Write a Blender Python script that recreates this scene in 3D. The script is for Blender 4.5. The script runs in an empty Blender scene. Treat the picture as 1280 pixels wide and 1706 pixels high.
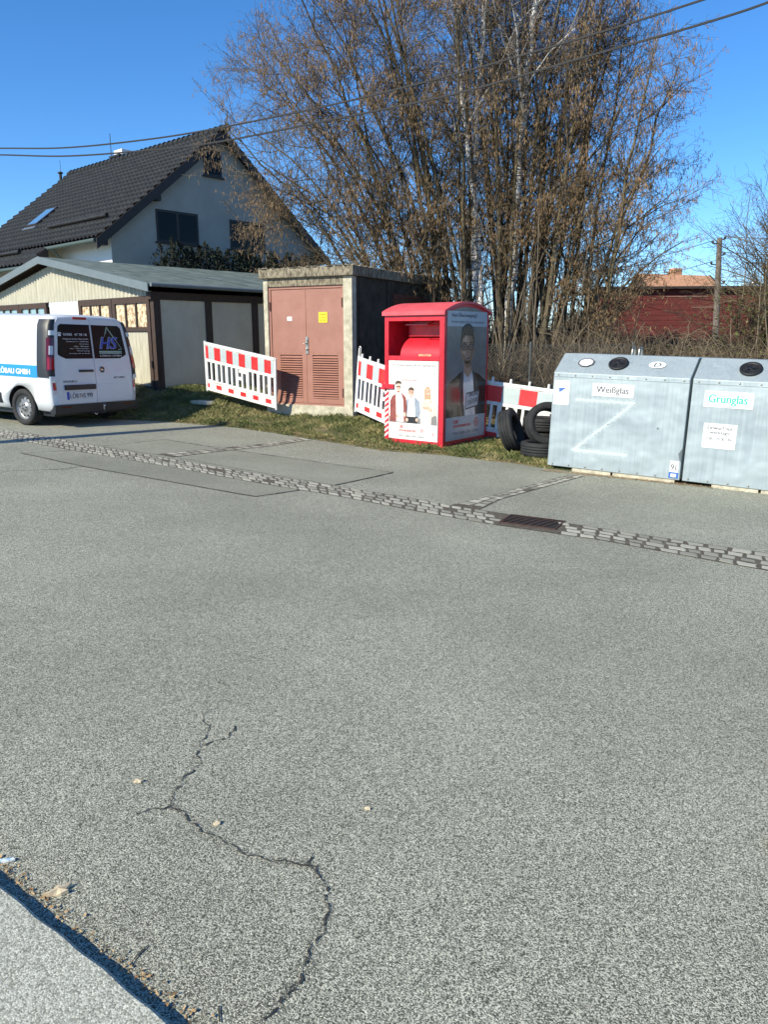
import bpy, math, random
import numpy as np
from mathutils import Vector, Matrix
random.seed(7); rng = np.random.default_rng(7)
SC = bpy.context.scene
COL = SC.collection
# ------------------------------------------------------------------ camera, sky, sun, exposure
F = 1280.0; W, H = 1280.0, 1706.0; PITCH = math.atan(291.0/F); CZ = 1.65
cd = bpy.data.cameras.new('camera'); cam = bpy.data.objects.new('camera', cd); COL.objects.link(cam)
cam.location = (0, 0, CZ); cam.rotation_euler = (math.pi/2-PITCH, 0, 0)
cd.sensor_fit = 'VERTICAL'; cd.angle = 2*math.atan(853.0/F); cd.clip_end = 5000; cd.clip_start = 0.05
SC.camera = cam
SC.view_settings.view_transform = 'Standard'; SC.view_settings.look = 'None'
SC.view_settings.gamma = 1; SC.view_settings.exposure = 0.4
SUN_EL = math.radians(35); SL = Vector((.76, .65, 0)).normalized()
sunv = Vector((SL.x*math.cos(SUN_EL), SL.y*math.cos(SUN_EL), -math.sin(SUN_EL)))
wd = bpy.data.worlds.new('World'); SC.world = wd; wd.use_nodes = True
nt = wd.node_tree; bg = nt.nodes['Background']
sky = nt.nodes.new('ShaderNodeTexSky'); sky.sky_type = 'NISHITA'; sky.sun_disc = False
sky.sun_elevation = SUN_EL; sky.sun_rotation = math.atan2(-SL.x, -SL.y)
sky.air_density = .85; sky.dust_density = 0.0; sky.ozone_density = 7.0
hs = nt.nodes.new('ShaderNodeHueSaturation'); hs.inputs['Saturation'].default_value = 1.14; hs.inputs['Value'].default_value = 1.52
nt.links.new(sky.outputs[0], hs.inputs['Color']); nt.links.new(hs.outputs[0], bg.inputs[0]); bg.inputs[1].default_value = 0.1
sl = bpy.data.lights.new('sun', 'SUN'); sl.energy = 5.0; sl.angle = math.radians(0.5); sl.color = (1, .93, .76)
so = bpy.data.objects.new('sun', sl); COL.objects.link(so); so.rotation_euler = sunv.to_track_quat('-Z', 'Y').to_euler()

# ------------------------------------------------------------------ helpers
SX, SY = -.0254, -.0044
def plane(x, y): return SX*min(max(x, -30), 30)+SY*min(max(y, -10), 40)
UP = Vector((-SX, -SY, 1)).normalized()
def ray(px, py):
    a = (px-640)/F; b = (853-py)/F; c, s = math.cos(PITCH), math.sin(PITCH)
    return a, c+b*s, -s+b*c
def P(px, py, Y):
    a, dy, dz = ray(px, py); return Vector((a/dy*Y, Y, CZ+dz/dy*Y))
def G(px, py, dz=0):
    a, dy, z = ray(px, py); t = (CZ-dz)/(SX*a+SY*dy-z); return Vector((a*t, dy*t, CZ+z*t))
def xat(px, Y, py=600): return P(px, py, Y).x

def mat(name, col, rough=.7, metal=0., col2=None, scale=6., detail=5., stretch=None, bump=0., bscale=None, ramp=(.35, .65), spec=.5, island=None, coat=0., bdist=.02):
    m = bpy.data.materials.new(name); m.use_nodes = True; n = m.node_tree.nodes; l = m.node_tree.links
    b = n['Principled BSDF']; b.inputs['Roughness'].default_value = rough; b.inputs['Metallic'].default_value = metal
    b.inputs['Specular IOR Level'].default_value = spec; b.inputs['Coat Weight'].default_value = coat
    b.inputs['Base Color'].default_value = (*col, 1)
    tc = n.new('ShaderNodeTexCoord'); mp = n.new('ShaderNodeMapping'); l.new(tc.outputs['Object'], mp.inputs[0])
    if stretch: mp.inputs['Scale'].default_value = stretch
    if col2 is not None:
        r = n.new('ShaderNodeValToRGB'); r.color_ramp.elements[0].position = ramp[0]; r.color_ramp.elements[1].position = ramp[1]
        r.color_ramp.elements[0].color = (*col, 1); r.color_ramp.elements[1].color = (*col2, 1)
        if island:
            g = n.new('ShaderNodeNewGeometry'); l.new(g.outputs['Random Per Island'], r.inputs[0])
        else:
            t = n.new('ShaderNodeTexNoise'); t.inputs['Scale'].default_value = scale; t.inputs['Detail'].default_value = detail
            t.inputs['Roughness'].default_value = .65
            l.new(mp.outputs[0], t.inputs['Vector']); l.new(t.outputs[0], r.inputs[0])
        l.new(r.outputs[0], b.inputs['Base Color'])
    if bump:
        t2 = n.new('ShaderNodeTexNoise'); t2.inputs['Scale'].default_value = bscale or scale*4; t2.inputs['Detail'].default_value = 4
        l.new(mp.outputs[0], t2.inputs['Vector'])
        bp = n.new('ShaderNodeBump'); bp.inputs['Strength'].default_value = bump; bp.inputs['Distance'].default_value = bdist
        l.new(t2.outputs[0], bp.inputs['Height']); l.new(bp.outputs[0], b.inputs['Normal'])
    return m

class MB:
    """collects geometry in local coordinates; every face knows its material slot"""
    def __init__(s): s.v = []; s.f = []; s.mi = []; s.mats = []; s.sm = []
    def slot(s, m):
        if m not in s.mats: s.mats.append(m)
        return s.mats.index(m)
    def face(s, pts, m, smooth=False):
        i = len(s.v); s.v += [tuple(p) for p in pts]; s.f.append(tuple(range(i, i+len(pts)))); s.mi.append(s.slot(m)); s.sm.append(smooth)
    def raw(s, vs, fs, m, smooth=False):
        i = len(s.v); s.v += [tuple(p) for p in vs]; k = s.slot(m)
        for f in fs: s.f.append(tuple(a+i for a in f)); s.mi.append(k); s.sm.append(smooth)
    def box(s, x0, x1, y0, y1, z0, z1, m, fn=None):
        vs = [Vector((x, y, z)) for z in (z0, z1) for y in (y0, y1) for x in (x0, x1)]
        if fn: vs = [fn(v) for v in vs]
        s.raw(vs, [(0, 2, 3, 1), (4, 5, 7, 6), (0, 1, 5, 4), (2, 6, 7, 3), (0, 4, 6, 2), (1, 3, 7, 5)], m)
    def prism(s, poly, axis, a0, a1, m, m_side=None):
        """poly of 2D points extruded along axis ('x','y','z')"""
        def mk(p, a): return {'x': (a, p[0], p[1]), 'y': (p[0], a, p[1]), 'z': (p[0], p[1], a)}[axis]
        n = len(poly); A = [mk(p, a0) for p in poly]; B = [mk(p, a1) for p in poly]
        s.raw(A, [tuple(range(n))], m); s.raw(B, [tuple(range(n-1, -1, -1))], m)
        s.raw(A+B, [(i, i+n, (i+1) % n+n, (i+1) % n) for i in range(n)], m_side or m)
    def tube(s, pts, r, m, n=8, caps=True):
        pts = [Vector(p) for p in pts]; rs = r if isinstance(r, (list, tuple)) else [r]*len(pts); vs = []
        for i, p in enumerate(pts):
            t = (pts[min(i+1, len(pts)-1)]-pts[max(i-1, 0)]).normalized()
            a = t.cross(Vector((0, 0, 1)) if abs(t.z) < .9 else Vector((1, 0, 0))).normalized(); b = t.cross(a)
            for k in range(n):
                q = 2*math.pi*k/n; vs.append(p+a*math.cos(q)*rs[i]+b*math.sin(q)*rs[i])
        fs = [(i*n+k, i*n+(k+1) % n, (i+1)*n+(k+1) % n, (i+1)*n+k) for i in range(len(pts)-1) for k in range(n)]
        s.raw(vs, fs, m, True)
        if caps: s.raw(vs[:n], [tuple(range(n-1, -1, -1))], m); s.raw(vs[-n:], [tuple(range(n))], m)
    def lathe(s, prof, m, o=(0, 0, 0), ax='y', n=32, closed=False):
        """prof: (radius, along axis)"""
        vs = []; o = Vector(o)
        for k in range(n):
            q = 2*math.pi*k/n; c, d = math.cos(q), math.sin(q)
            for r, a in prof:
                vs.append(o+Vector({'x': (a, r*c, r*d), 'y': (r*c, a, r*d), 'z': (r*c, r*d, a)}[ax]))
        q = len(prof); rr = range(q if closed else q-1)
        s.raw(vs, [(k*q+i, k*q+(i+1) % q, ((k+1) % n)*q+(i+1) % q, ((k+1) % n)*q+i) for k in range(n) for i in rr], m, True)
    def split(s, name, parent=None, bevel=0, M=None):
        """one object per connected piece"""
        key = {}; up = list(range(len(s.f)))
        def find(i):
            while up[i] != i: up[i] = up[up[i]]; i = up[i]
            return i
        for i, f in enumerate(s.f):
            for v in f:
                k = tuple(round(c, 5) for c in s.v[v])
                if k in key: up[find(i)] = find(key[k])
                else: key[k] = i
        g = {}
        for i in range(len(s.f)): g.setdefault(find(i), []).append(i)
        out = []
        for fs in g.values():
            m = MB(); mp = {}
            for i in fs:
                for v in s.f[i]:
                    if v not in mp: mp[v] = len(m.v); m.v.append(s.v[v])
                m.f.append(tuple(mp[v] for v in s.f[i])); m.mi.append(m.slot(s.mats[s.mi[i]])); m.sm.append(s.sm[i])
            out.append(m.build(name, parent, bevel, M))
        return out
    def build(s, name, parent=None, bevel=0, M=None):
        me = bpy.data.meshes.new(name); me.from_pydata(s.v, [], s.f)
        for m in s.mats: me.materials.append(m)
        me.polygons.foreach_set('material_index', s.mi); me.polygons.foreach_set('use_smooth', s.sm); me.update()
        o = bpy.data.objects.new(name, me); COL.objects.link(o)
        if parent: o.parent = parent
        if M: o.matrix_local = M
        if bevel:
            w = o.modifiers.new('w', 'WELD'); w.merge_threshold = 1e-5
            b = o.modifiers.new('b', 'BEVEL'); b.width = bevel; b.segments = 2; b.limit_method = 'ANGLE'; b.angle_limit = math.radians(40)
        return o

def tag(o, label, cat, group=None, kind=None):
    o['label'] = label
    if cat: o['category'] = cat
    if group: o['group'] = group
    if kind: o['kind'] = kind
    return o
def structure(o, label=None):
    o['kind'] = 'structure'
    if label: o['label'] = label
    return o
def thing(name, label, cat, M, group=None):
    o = bpy.data.objects.new(name, None); COL.objects.link(o); o.empty_display_size = .2
    o.matrix_world = M; return tag(o, label, cat, group)
def frame(o, X, up=Vector((0, 0, 1))):
    """local axes: X along the front, Z up, Y = Z x X (away)"""
    X = Vector(X).normalized(); Z = (Vector(up)-X*Vector(up).dot(X)).normalized(); Y = Z.cross(X)
    return Matrix(((X.x, Y.x, Z.x, o[0]), (X.y, Y.y, Z.y, o[1]), (X.z, Y.z, Z.z, o[2]), (0, 0, 0, 1)))

def text_mesh(s):
    cu = bpy.data.curves.new('t', 'FONT'); cu.body = s; cu.resolution_u = 3
    ob = bpy.data.objects.new('t', cu); COL.objects.link(ob)
    dg = bpy.context.evaluated_depsgraph_get(); me = bpy.data.meshes.new_from_object(ob.evaluated_get(dg))
    vs = [(v.co.x, v.co.y) for v in me.vertices]; fs = [tuple(p.vertices) for p in me.polygons]
    bpy.data.objects.remove(ob); bpy.data.curves.remove(cu); bpy.data.meshes.remove(me)
    return vs, fs
def text(mb, s, x0, x1, y0, y1, fn, m, shear=0, bold=0):
    """fit text into the rectangle, fn(u,v)->3D"""
    vs, fs = text_mesh(s)
    if not vs: return
    xs = [v[0] for v in vs]; ys = [v[1] for v in vs]; ax, bx, ay, by = min(xs), max(xs), min(ys), max(ys)
    offs = [(0, 0)] if not bold else [(-bold, 0), (bold, 0)]
    for k, (ox, oy) in enumerate(offs):
        q = []
        for x, y in vs:
            v = y0+(y-ay)/(by-ay)*(y1-y0); u = x0+(x-ax)/(bx-ax)*(x1-x0)+shear*(v-y0)+ox
            q.append(Vector(fn(u, v, k*.0003)) if bold else Vector(fn(u, v)))
        mb.raw(q, fs, m)

# fast batched tubes for vegetation ---------------------------------------------------------
class Tubes:
    def __init__(s): s.b = []
    def add(s, Pt, R, n=3): s.b.append((np.asarray(Pt, float), np.asarray(R, float), n))
    def build(s, name, m, parent=None, smooth=True):
        V = []; Q = []; off = 0
        for Pt, R, n in s.b:
            N, k, _ = Pt.shape
            T = np.empty_like(Pt); T[:, 1:-1] = Pt[:, 2:]-Pt[:, :-2]; T[:, 0] = Pt[:, 1]-Pt[:, 0]; T[:, -1] = Pt[:, -1]-Pt[:, -2]
            T /= np.linalg.norm(T, axis=2, keepdims=True)+1e-9
            ref = np.where(np.abs(T[:, :1, 2:]) > .8, np.array([1., .2, 0]), np.array([.1, .2, 1.]))
            A = np.cross(T, ref); A /= np.linalg.norm(A, axis=2, keepdims=True)+1e-9; B = np.cross(T, A)
            q = np.arange(n)*2*np.pi/n
            ring = Pt[:, :, None]+R[:, :, None, None]*(A[:, :, None]*np.cos(q)[:, None]+B[:, :, None]*np.sin(q)[:, None])
            V.append(ring.reshape(-1, 3))
            base = off+(np.arange(N)[:, None, None]*k+np.arange(k-1)[None, :, None])*n; j = np.arange(n)[None, None]; j2 = (j+1) % n
            Q.append(np.stack([base+j, base+j2, base+n+j2, base+n+j], -1).reshape(-1, 4)); off += N*k*n
        return fastmesh(name, np.concatenate(V), np.concatenate(Q), m, parent, smooth)
def fastmesh(name, V, Q, m, parent=None, smooth=False):
    me = bpy.data.meshes.new(name); k = Q.shape[1]
    me.vertices.add(len(V)); me.vertices.foreach_set('co', V.astype(np.float32).ravel())
    me.loops.add(Q.size); me.loops.foreach_set('vertex_index', Q.astype(np.int32).ravel())
    me.polygons.add(len(Q)); me.polygons.foreach_set('loop_start', np.arange(0, Q.size, k, dtype=np.int32))
    me.polygons.foreach_set('use_smooth', np.full(len(Q), smooth)); me.materials.append(m); me.update(calc_edges=True)
    o = bpy.data.objects.new(name, me); COL.objects.link(o)
    if parent: o.parent = parent
    return o
def nrm(a): return a/(np.linalg.norm(a, axis=-1, keepdims=True)+1e-9)
def lerp_poly(Pt, t):
    k = Pt.shape[1]; f = t*(k-1); i = np.clip(f.astype(int), 0, k-2); w = (f-i)[:, None]; r = np.arange(len(Pt))
    a, b = Pt[r, i], Pt[r, i+1]; return a*(1-w)+b*w, nrm(b-a)
def lerp_r(R, t):
    k = R.shape[1]; f = t*(k-1); i = np.clip(f.astype(int), 0, k-2); w = f-i; r = np.arange(len(R)); return R[r, i]*(1-w)+R[r, i+1]*w
def sprout(Pt, R, m, t0, t1, ang, L0, L1, k, up=0., wig=.15, rk=.55, tip=.002, lt=.6, rmax=9):
    """m children per polyline"""
    N = len(Pt)*m; PP = np.repeat(Pt, m, 0); RR = np.repeat(R, m, 0); t = rng.uniform(t0, t1, N)
    p, d = lerp_poly(PP, t); r0 = np.minimum(lerp_r(RR, t)*rk, rmax)
    q = nrm(np.cross(d, rng.normal(size=(N, 3)))); a = np.radians(rng.uniform(ang[0], ang[1], N))[:, None]
    d = nrm(d*np.cos(a)+q*np.sin(a)); L = rng.uniform(L0, L1, N)*(1-lt*(t-t0)/(t1-t0+1e-6))
    out = np.empty((N, k, 3)); out[:, 0] = p
    for i in range(1, k):
        d = nrm(d+rng.normal(size=(N, 3))*wig+np.array([0, 0, up])); p = p+d*(L/(k-1))[:, None]; out[:, i] = p
    s = np.linspace(0, 1, k)[None]; return out, r0[:, None]*(1-s)+tip*s

# ------------------------------------------------------------------ terrain heights
edge_px = [(0, 690), (120, 695), (215, 699), (290, 703), (400, 712), (480, 724), (560, 737), (640, 750), (740, 757), (830, 768), (912, 779), (1130, 802), (1280, 818)]
EW = [G(*p) for p in edge_px]
def edge_y(x):
    if x <= EW[0].x: return EW[0].y+(EW[0].x-x)*.75
    if x >= EW[-1].x: return EW[-1].y-(x-EW[-1].x)*.65
    for a, b in zip(EW, EW[1:]):
        if a.x <= x <= b.x: return a.y+(b.y-a.y)*(x-a.x)/(b.x-a.x)
def smooth(t): t = min(max(t, 0), 1); return t*t*(3-2*t)
def height(x, y):
    d = (y-edge_y(max(min(x, 12), -14)))*.85
    A = np.interp(x, [-9, -4.8, -3.4, -2, -.8, .5, 1.6, 4, 9], [.5, .52, .5, .2, .2, .13, .08, .1, .2])
    z = plane(x, y)-.012
    if d > 0: z += .03+A*smooth(d/2.0)+.012*min(d, 12)*(1 if x > -1 else .3)
    return z
# ------------------------------------------------------------------ materials of the setting
def asphalt_mat(name, lo, mid, hi, scale=290, bump=.4, seed=0.):
    m = bpy.data.materials.new(name); m.use_nodes = True; n = m.node_tree.nodes; l = m.node_tree.links; b = n['Principled BSDF']
    tc = n.new('ShaderNodeTexCoord'); mp = n.new('ShaderNodeMapping'); mp.inputs['Location'].default_value = (seed, seed, 0); l.new(tc.outputs['Object'], mp.inputs[0])
    v = n.new('ShaderNodeTexVoronoi'); v.inputs['Scale'].default_value = scale; l.new(mp.outputs[0], v.inputs['Vector'])
    s = n.new('ShaderNodeSeparateColor'); l.new(v.outputs['Color'], s.inputs[0])
    r = n.new('ShaderNodeValToRGB'); e = r.color_ramp.elements; e[0].position = .08; e[0].color = (*lo, 1); e[1].position = .95; e[1].color = (*hi, 1)
    q = r.color_ramp.elements.new(.45); q.color = (*mid, 1); l.new(s.outputs[0], r.inputs[0])
    n2 = n.new('ShaderNodeTexNoise'); n2.inputs['Scale'].default_value = 44; n2.inputs['Detail'].default_value = 6; n2.inputs['Roughness'].default_value = .8; l.new(mp.outputs[0], n2.inputs['Vector'])
    n3 = n.new('ShaderNodeTexNoise'); n3.inputs['Scale'].default_value = .45; n3.inputs['Detail'].default_value = 9; n3.inputs['Roughness'].default_value = .62; l.new(mp.outputs[0], n3.inputs['Vector'])
    r2 = n.new('ShaderNodeMapRange'); r2.inputs['From Min'].default_value = .3; r2.inputs['From Max'].default_value = .7; r2.inputs['To Min'].default_value = .76; r2.inputs['To Max'].default_value = 1.22; l.new(n2.outputs[0], r2.inputs[0])
    r3 = n.new('ShaderNodeMapRange'); r3.inputs['From Min'].default_value = .3; r3.inputs['From Max'].default_value = .7; r3.inputs['To Min'].default_value = .80; r3.inputs['To Max'].default_value = 1.18; l.new(n3.outputs[0], r3.inputs[0])
    mu = n.new('ShaderNodeMath'); mu.operation = 'MULTIPLY'; l.new(r2.outputs[0], mu.inputs[0]); l.new(r3.outputs[0], mu.inputs[1])
    vm = n.new('ShaderNodeVectorMath'); vm.operation = 'SCALE'; l.new(r.outputs[0], vm.inputs[0]); l.new(mu.outputs[0], vm.inputs['Scale']); l.new(vm.outputs[0], b.inputs['Base Color'])
    b.inputs['Roughness'].default_value = .9; b.inputs['Specular IOR Level'].default_value = .25
    bp = n.new('ShaderNodeBump'); bp.inputs['Strength'].default_value = bump; bp.inputs['Distance'].default_value = .006
    ad = n.new('ShaderNodeMath'); ad.operation = 'SUBTRACT'; l.new(s.outputs[0], ad.inputs[0]); l.new(v.outputs['Distance'], ad.inputs[1]); l.new(ad.outputs[0], bp.inputs['Height']); l.new(bp.outputs[0], b.inputs['Normal'])
    return m
M_ASPH = asphalt_mat('asphalt', (.068, .069, .052), (.24, .242, .187), (.62, .61, .485))
M_PATCH = asphalt_mat('patch_asphalt', (.15, .152, .119), (.23, .232, .182), (.34, .34, .27), 190, .2, 3)
M_PAVE = asphalt_mat('pale_concrete', (.27, .27, .215), (.44, .445, .365), (.66, .66, .55), 210, .3, 7)
M_TAR = mat('crack_dark', (.02, .02, .018), .95, col2=(.06, .055, .045), scale=60)
M_SEAM = mat('seam_bitumen', (.03, .03, .028), .8, col2=(.09, .085, .075), scale=30)
M_SOIL = mat('bank_soil', (.06, .07, .02), .95, col2=(.2, .16, .08), scale=5, bump=.8, bscale=60, bdist=.03)
M_FIELD = M_SOIL
M_STONE = mat('cobble_stone', (.22, .216, .172), .85, col2=(.44, .425, .345), scale=1.5, island=True, ramp=(0, 1), bump=.4, bscale=90)
M_JOINT = mat('joint_dirt', (.05, .042, .03), .95, col2=(.13, .11, .08), scale=30)
M_IRON = mat('cast_iron', (.05, .026, .02), .75, col2=(.11, .06, .045), scale=40, metal=.4, bump=.2)
M_GRASS = mat('grass_blades', (.055, .078, .018), .7, col2=(.36, .30, .13), island=True, ramp=(.05, .98))
M_GRASS.node_tree.nodes['Color Ramp'].color_ramp.elements.new(.62).color = (.135, .15, .042, 1)
M_LEAF = mat('dry_leaf', (.20, .11, .045), .8, col2=(.50, .36, .19), island=True, ramp=(0, 1))
gn = M_GRASS.node_tree; nz = gn.nodes.new('ShaderNodeTexNoise'); nz.inputs['Scale'].default_value = 2.2; nz.inputs['Detail'].default_value = 5
ge = [x for x in gn.nodes if x.type == 'NEW_GEOMETRY'][0]; tc_ = [x for x in gn.nodes if x.type == 'TEX_COORD'][0]; gn.links.new(tc_.outputs['Object'], nz.inputs['Vector'])
q1 = gn.nodes.new('ShaderNodeMath'); q1.operation = 'MULTIPLY_ADD'; q1.inputs[1].default_value = 2.4; q1.inputs[2].default_value = -1.08; gn.links.new(nz.outputs[0], q1.inputs[0])
q2 = gn.nodes.new('ShaderNodeMath'); q2.operation = 'MULTIPLY_ADD'; q2.inputs[1].default_value = .75; gn.links.new(ge.outputs['Random Per Island'], q2.inputs[0]); gn.links.new(q1.outputs[0], q2.inputs[2]); gn.links.new(q2.outputs[0], gn.nodes['Color Ramp'].inputs[0])
# ------------------------------------------------------------------ ground sheet
def axis(lo, hi, c0, c1, fine):
    a = list(np.arange(c0, c1+1e-6, fine)); s = fine
    x = c1
    while x < hi: s *= 1.35; x += s; a.append(x)
    s = fine; x = c0
    while x > lo: s *= 1.35; x -= s; a.insert(0, x)
    return a
xs = axis(-2500, 2500, -9, 9, .2); ys = axis(-200, 4000, 7, 20, .2)
V = np.array([(x, y, height(x, y)-(.03 if y < edge_y(max(min(x, 12), -14)) else 0)+((.012*math.sin(x*7.1+y*3)+.01*math.sin(y*9-x*4)) if y > edge_y(max(min(x, 12), -14))+.2 else 0)) for y in ys for x in xs])
nx = len(xs); Q = np.array([(j*nx+i, j*nx+i+1, (j+1)*nx+i+1, (j+1)*nx+i) for j in range(len(ys)-1) for i in range(nx-1)])
g = fastmesh('ground', V, Q, M_SOIL, smooth=True); structure(g, 'grassy soil bank and ground beyond the road')
# ------------------------------------------------------------------ road sheet
rx = sorted(set(list(np.arange(-40, 40.1, .5))+[e.x for e in EW])); m = MB(); cols = []
for x in rx:
    e = edge_y(max(min(x, 14), -14))+.03*math.sin(x*5)+.03*math.sin(x*13+1); cols.append([Vector((x, -8, plane(x, -8)))]+[Vector((x, -8+(e+8)*k/6, plane(x, -8+(e+8)*k/6))) for k in range(1, 7)])
for a, b in zip(cols, cols[1:]):
    for k in range(6): m.face([a[k], b[k], b[k+1], a[k+1]], M_ASPH)
structure(m.build('road'), 'worn grey asphalt road')
def sheet(name, px, dz, mt, world=None):
    m = MB(); pts = world or [G(*p) for p in px]; m.face([p+Vector((0, 0, dz)) for p in pts], mt); return structure(m.build(name))
sheet('asphalt_patch', [(168, 744), (275, 733), (368, 748), (262, 758)], .004, M_PATCH)
sheet('asphalt_patch', [(295, 763), (388, 751), (655, 788), (558, 809)], .004, M_PATCH)
sheet('asphalt_patch', [(33, 755), (160, 757), (295, 781), (420, 804), (500, 817), (425, 828), (140, 778)], .004, M_PATCH)
def line_mesh(m, pts, w, mt, dz=.008, jag=0., step=.05):
    """ragged strip on the road along world points"""
    P2 = [pts[0]]
    for a, b in zip(pts, pts[1:]):
        n = max(1, int((b-a).length/step)); P2 += [a.lerp(b, (i+1)/n) for i in range(n)]
    L = []
    for i, p in enumerate(P2):
        t = (P2[min(i+1, len(P2)-1)]-P2[max(i-1, 0)]); t.z = 0; t.normalize(); s = Vector((-t.y, t.x, 0))
        ww = (w[min(int(i/len(P2)*len(w)), len(w)-1)] if isinstance(w, list) else w)*random.uniform(1-jag*.6, 1+jag)*.5; o = s*(random.uniform(-1, 1)*.5+math.sin(i*.83)+.7*math.sin(i*.37+1))*jag*.0045
        q = p+o; z = Vector((0, 0, plane(q.x, q.y)-q.z+dz)); L.append((q-s*ww+z, q+s*ww+z))
    for a, b in zip(L, L[1:]):
        if jag > 1 and random.random() < .10: continue
        m.face([a[0], b[0], b[1], a[1]], mt)
for px in ([(168, 744), (275, 733), (400, 752), (655, 788), (558, 809)], [(120, 751), (33, 755), (140, 778), (425, 828), (500, 817)], [(0, 786), (100, 782), (140, 777)]):
    m = MB(); line_mesh(m, [G(*p) for p in px], .014, M_SEAM, jag=.7, step=.06); structure(m.build('asphalt_seam'))
cr = [(383, 1145), (360, 1179), (338, 1192), (347, 1217), (334, 1242), (327, 1260), (334, 1276), (306, 1296), (291, 1318), (284, 1343), (302, 1354), (324, 1375), (360, 1397), (396, 1416), (439, 1433), (478, 1438), (509, 1440), (525, 1447), (536, 1465), (550, 1515), (546, 1533), (532, 1558), (514, 1587), (503, 1634), (482, 1652), (460, 1680), (431, 1706), (410, 1740)]
m = MB(); wl = [.62*w_ for w_ in [.0015, .002, .003, .0045, .005, .0045, .0065, .005, .004, .007, .0055, .004, .0045, .007, .0075, .0065, .005, .0045, .0065, .006]]
line_mesh(m, [G(*p) for p in cr], wl, M_TAR, .004, 1.3, .012)
for br in ([(390, 1210), (381, 1230), (338, 1242)], [(284, 1343), (252, 1350), (223, 1359)], [(518, 1422), (509, 1440)], [(350, 1130), (383, 1145)]): line_mesh(m, [G(*p) for p in br], .004, M_TAR, .004, 1.2, .012)
for br in ([(362, 1678), (361, 1706)], [(218, 1612), (248, 1575)]): line_mesh(m, [G(*p) for p in br], .003, M_TAR, .004, 1., .02)
for _ in range(1100):   # crumbled pits beside the crack
    i = random.choice([j for j in range(8, 26)]); a = G(*cr[i]); b = G(*cr[i+1]); p = a.lerp(b, random.random())+Vector((random.gauss(0, .009), random.gauss(0, .009), 0)); r = random.uniform(.0007, .0022)
    m.face([Vector((p.x+r*math.cos(q)*random.uniform(.6, 1.3), p.y+r*math.sin(q), plane(p.x, p.y)+.004)) for q in (0, 1.2, 2.5, 3.8, 5)], M_TAR)
structure(m.build('asphalt_crack'), 'long dark branching crack in the asphalt')
# ------------------------------------------------------------------ cobbled gutter: individual worn stones in one surface
def cobbles(m, up, lo, rows, slen, skip=None, amp=.12):
    U = [G(*p) for p in up]; L = [G(*p) for p in lo]
    def samp(A, t):
        d = [0];
        for a, b in zip(A, A[1:]): d.append(d[-1]+(b-a).length)
        s = t*d[-1]
        for i in range(len(A)-1):
            if s <= d[i+1] or i == len(A)-2: return A[i].lerp(A[i+1], (s-d[i])/(d[i+1]-d[i]))
    tot = sum((b-a).length for a, b in zip(U, U[1:]))
    for i in range(60):
        a, b = i/60, (i+1)/60
        if skip and skip[0] < samp(U, (a+b)/2).x < skip[1]: pass
        m.face([samp(L, a)+Vector((0, 0, .005)), samp(L, b)+Vector((0, 0, .005)), samp(U, b)+Vector((0, 0, .005)), samp(U, a)+Vector((0, 0, .005))], M_JOINT)
    for r in range(rows):
        s = random.random()*slen
        while s < tot:
            ln = slen*random.uniform(.75, 1.25); a, b = s/tot, min((s+ln)/tot, 1); s += ln
            if b-a < .2*slen/tot: continue
            if random.random() < .03: continue
            cpt = samp(U, (a+b)/2)
            if skip and skip[0] < cpt.x < skip[1]: continue
            v0, v1 = r/rows, (r+1)/rows; pts = []
            j = lambda: random.uniform(-amp, amp)
            for (t, v, du, dv) in ((0, 0, 1, 1), (.5, 0, 0, 1), (1, 0, -1, 1), (1, .5, -1, 0), (1, 1, -1, -1), (.5, 1, 0, -1), (0, 1, 1, -1), (0, .5, 1, 0)):
                tt = a+(b-a)*(t+du*.07+(j()*.5)); vv = v0+(v1-v0)*(v+dv*.07+j()*.6)
                pts.append(samp(U, min(max(tt, 0), 1)).lerp(samp(L, min(max(tt, 0), 1)), min(max(vv, 0), 1)))
            c = sum(pts, Vector())/8; hgt = random.uniform(.005, .009)
            low = [p+Vector((0, 0, .004)) for p in pts]; mid = [c+(p-c)*.94+Vector((0, 0, hgt*.7)) for p in pts]; top = [c+(p-c)*.72+Vector((0, 0, hgt)) for p in pts]
            vs = low+mid+top
            m.raw(vs, [(k, (k+1) % 8, 8+(k+1) % 8, 8+k) for k in range(8)]+[(8+k, 8+(k+1) % 8, 16+(k+1) % 8, 16+k) for k in range(8)]+[tuple(range(16, 24))], M_STONE, False)
m = MB()
up = [(-60, 707), (0, 716), (59, 724), (164, 744), (256, 760), (400, 785), (541, 807), (679, 829), (748, 842), (820, 853), (946, 872), (1107, 897), (1280, 922), (1420, 944)]
lo = [(-60, 719), (0, 728), (66, 741), (164, 758), (295, 780), (400, 800), (564, 827), (695, 852), (820, 874), (1000, 900), (1179, 933), (1280, 951), (1420, 978)]
dx0, dx1 = G(842, 868).x, G(925, 875).x
cobbles(m, up, lo, 4, .15, (dx0-.03, dx1+.09))
cobbles(m, [(752, 842), (820, 826), (953, 790)], [(800, 849), (835, 832), (976, 793)], 2, .16)
cobbles(m, [(262, 757), (371, 746), (420, 742), (500, 730)], [(288, 762), (385, 750), (440, 745), (520, 733)], 2, .16)
structure(m.build('gutter'), 'strip of worn pale cobblestones along the road')
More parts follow.
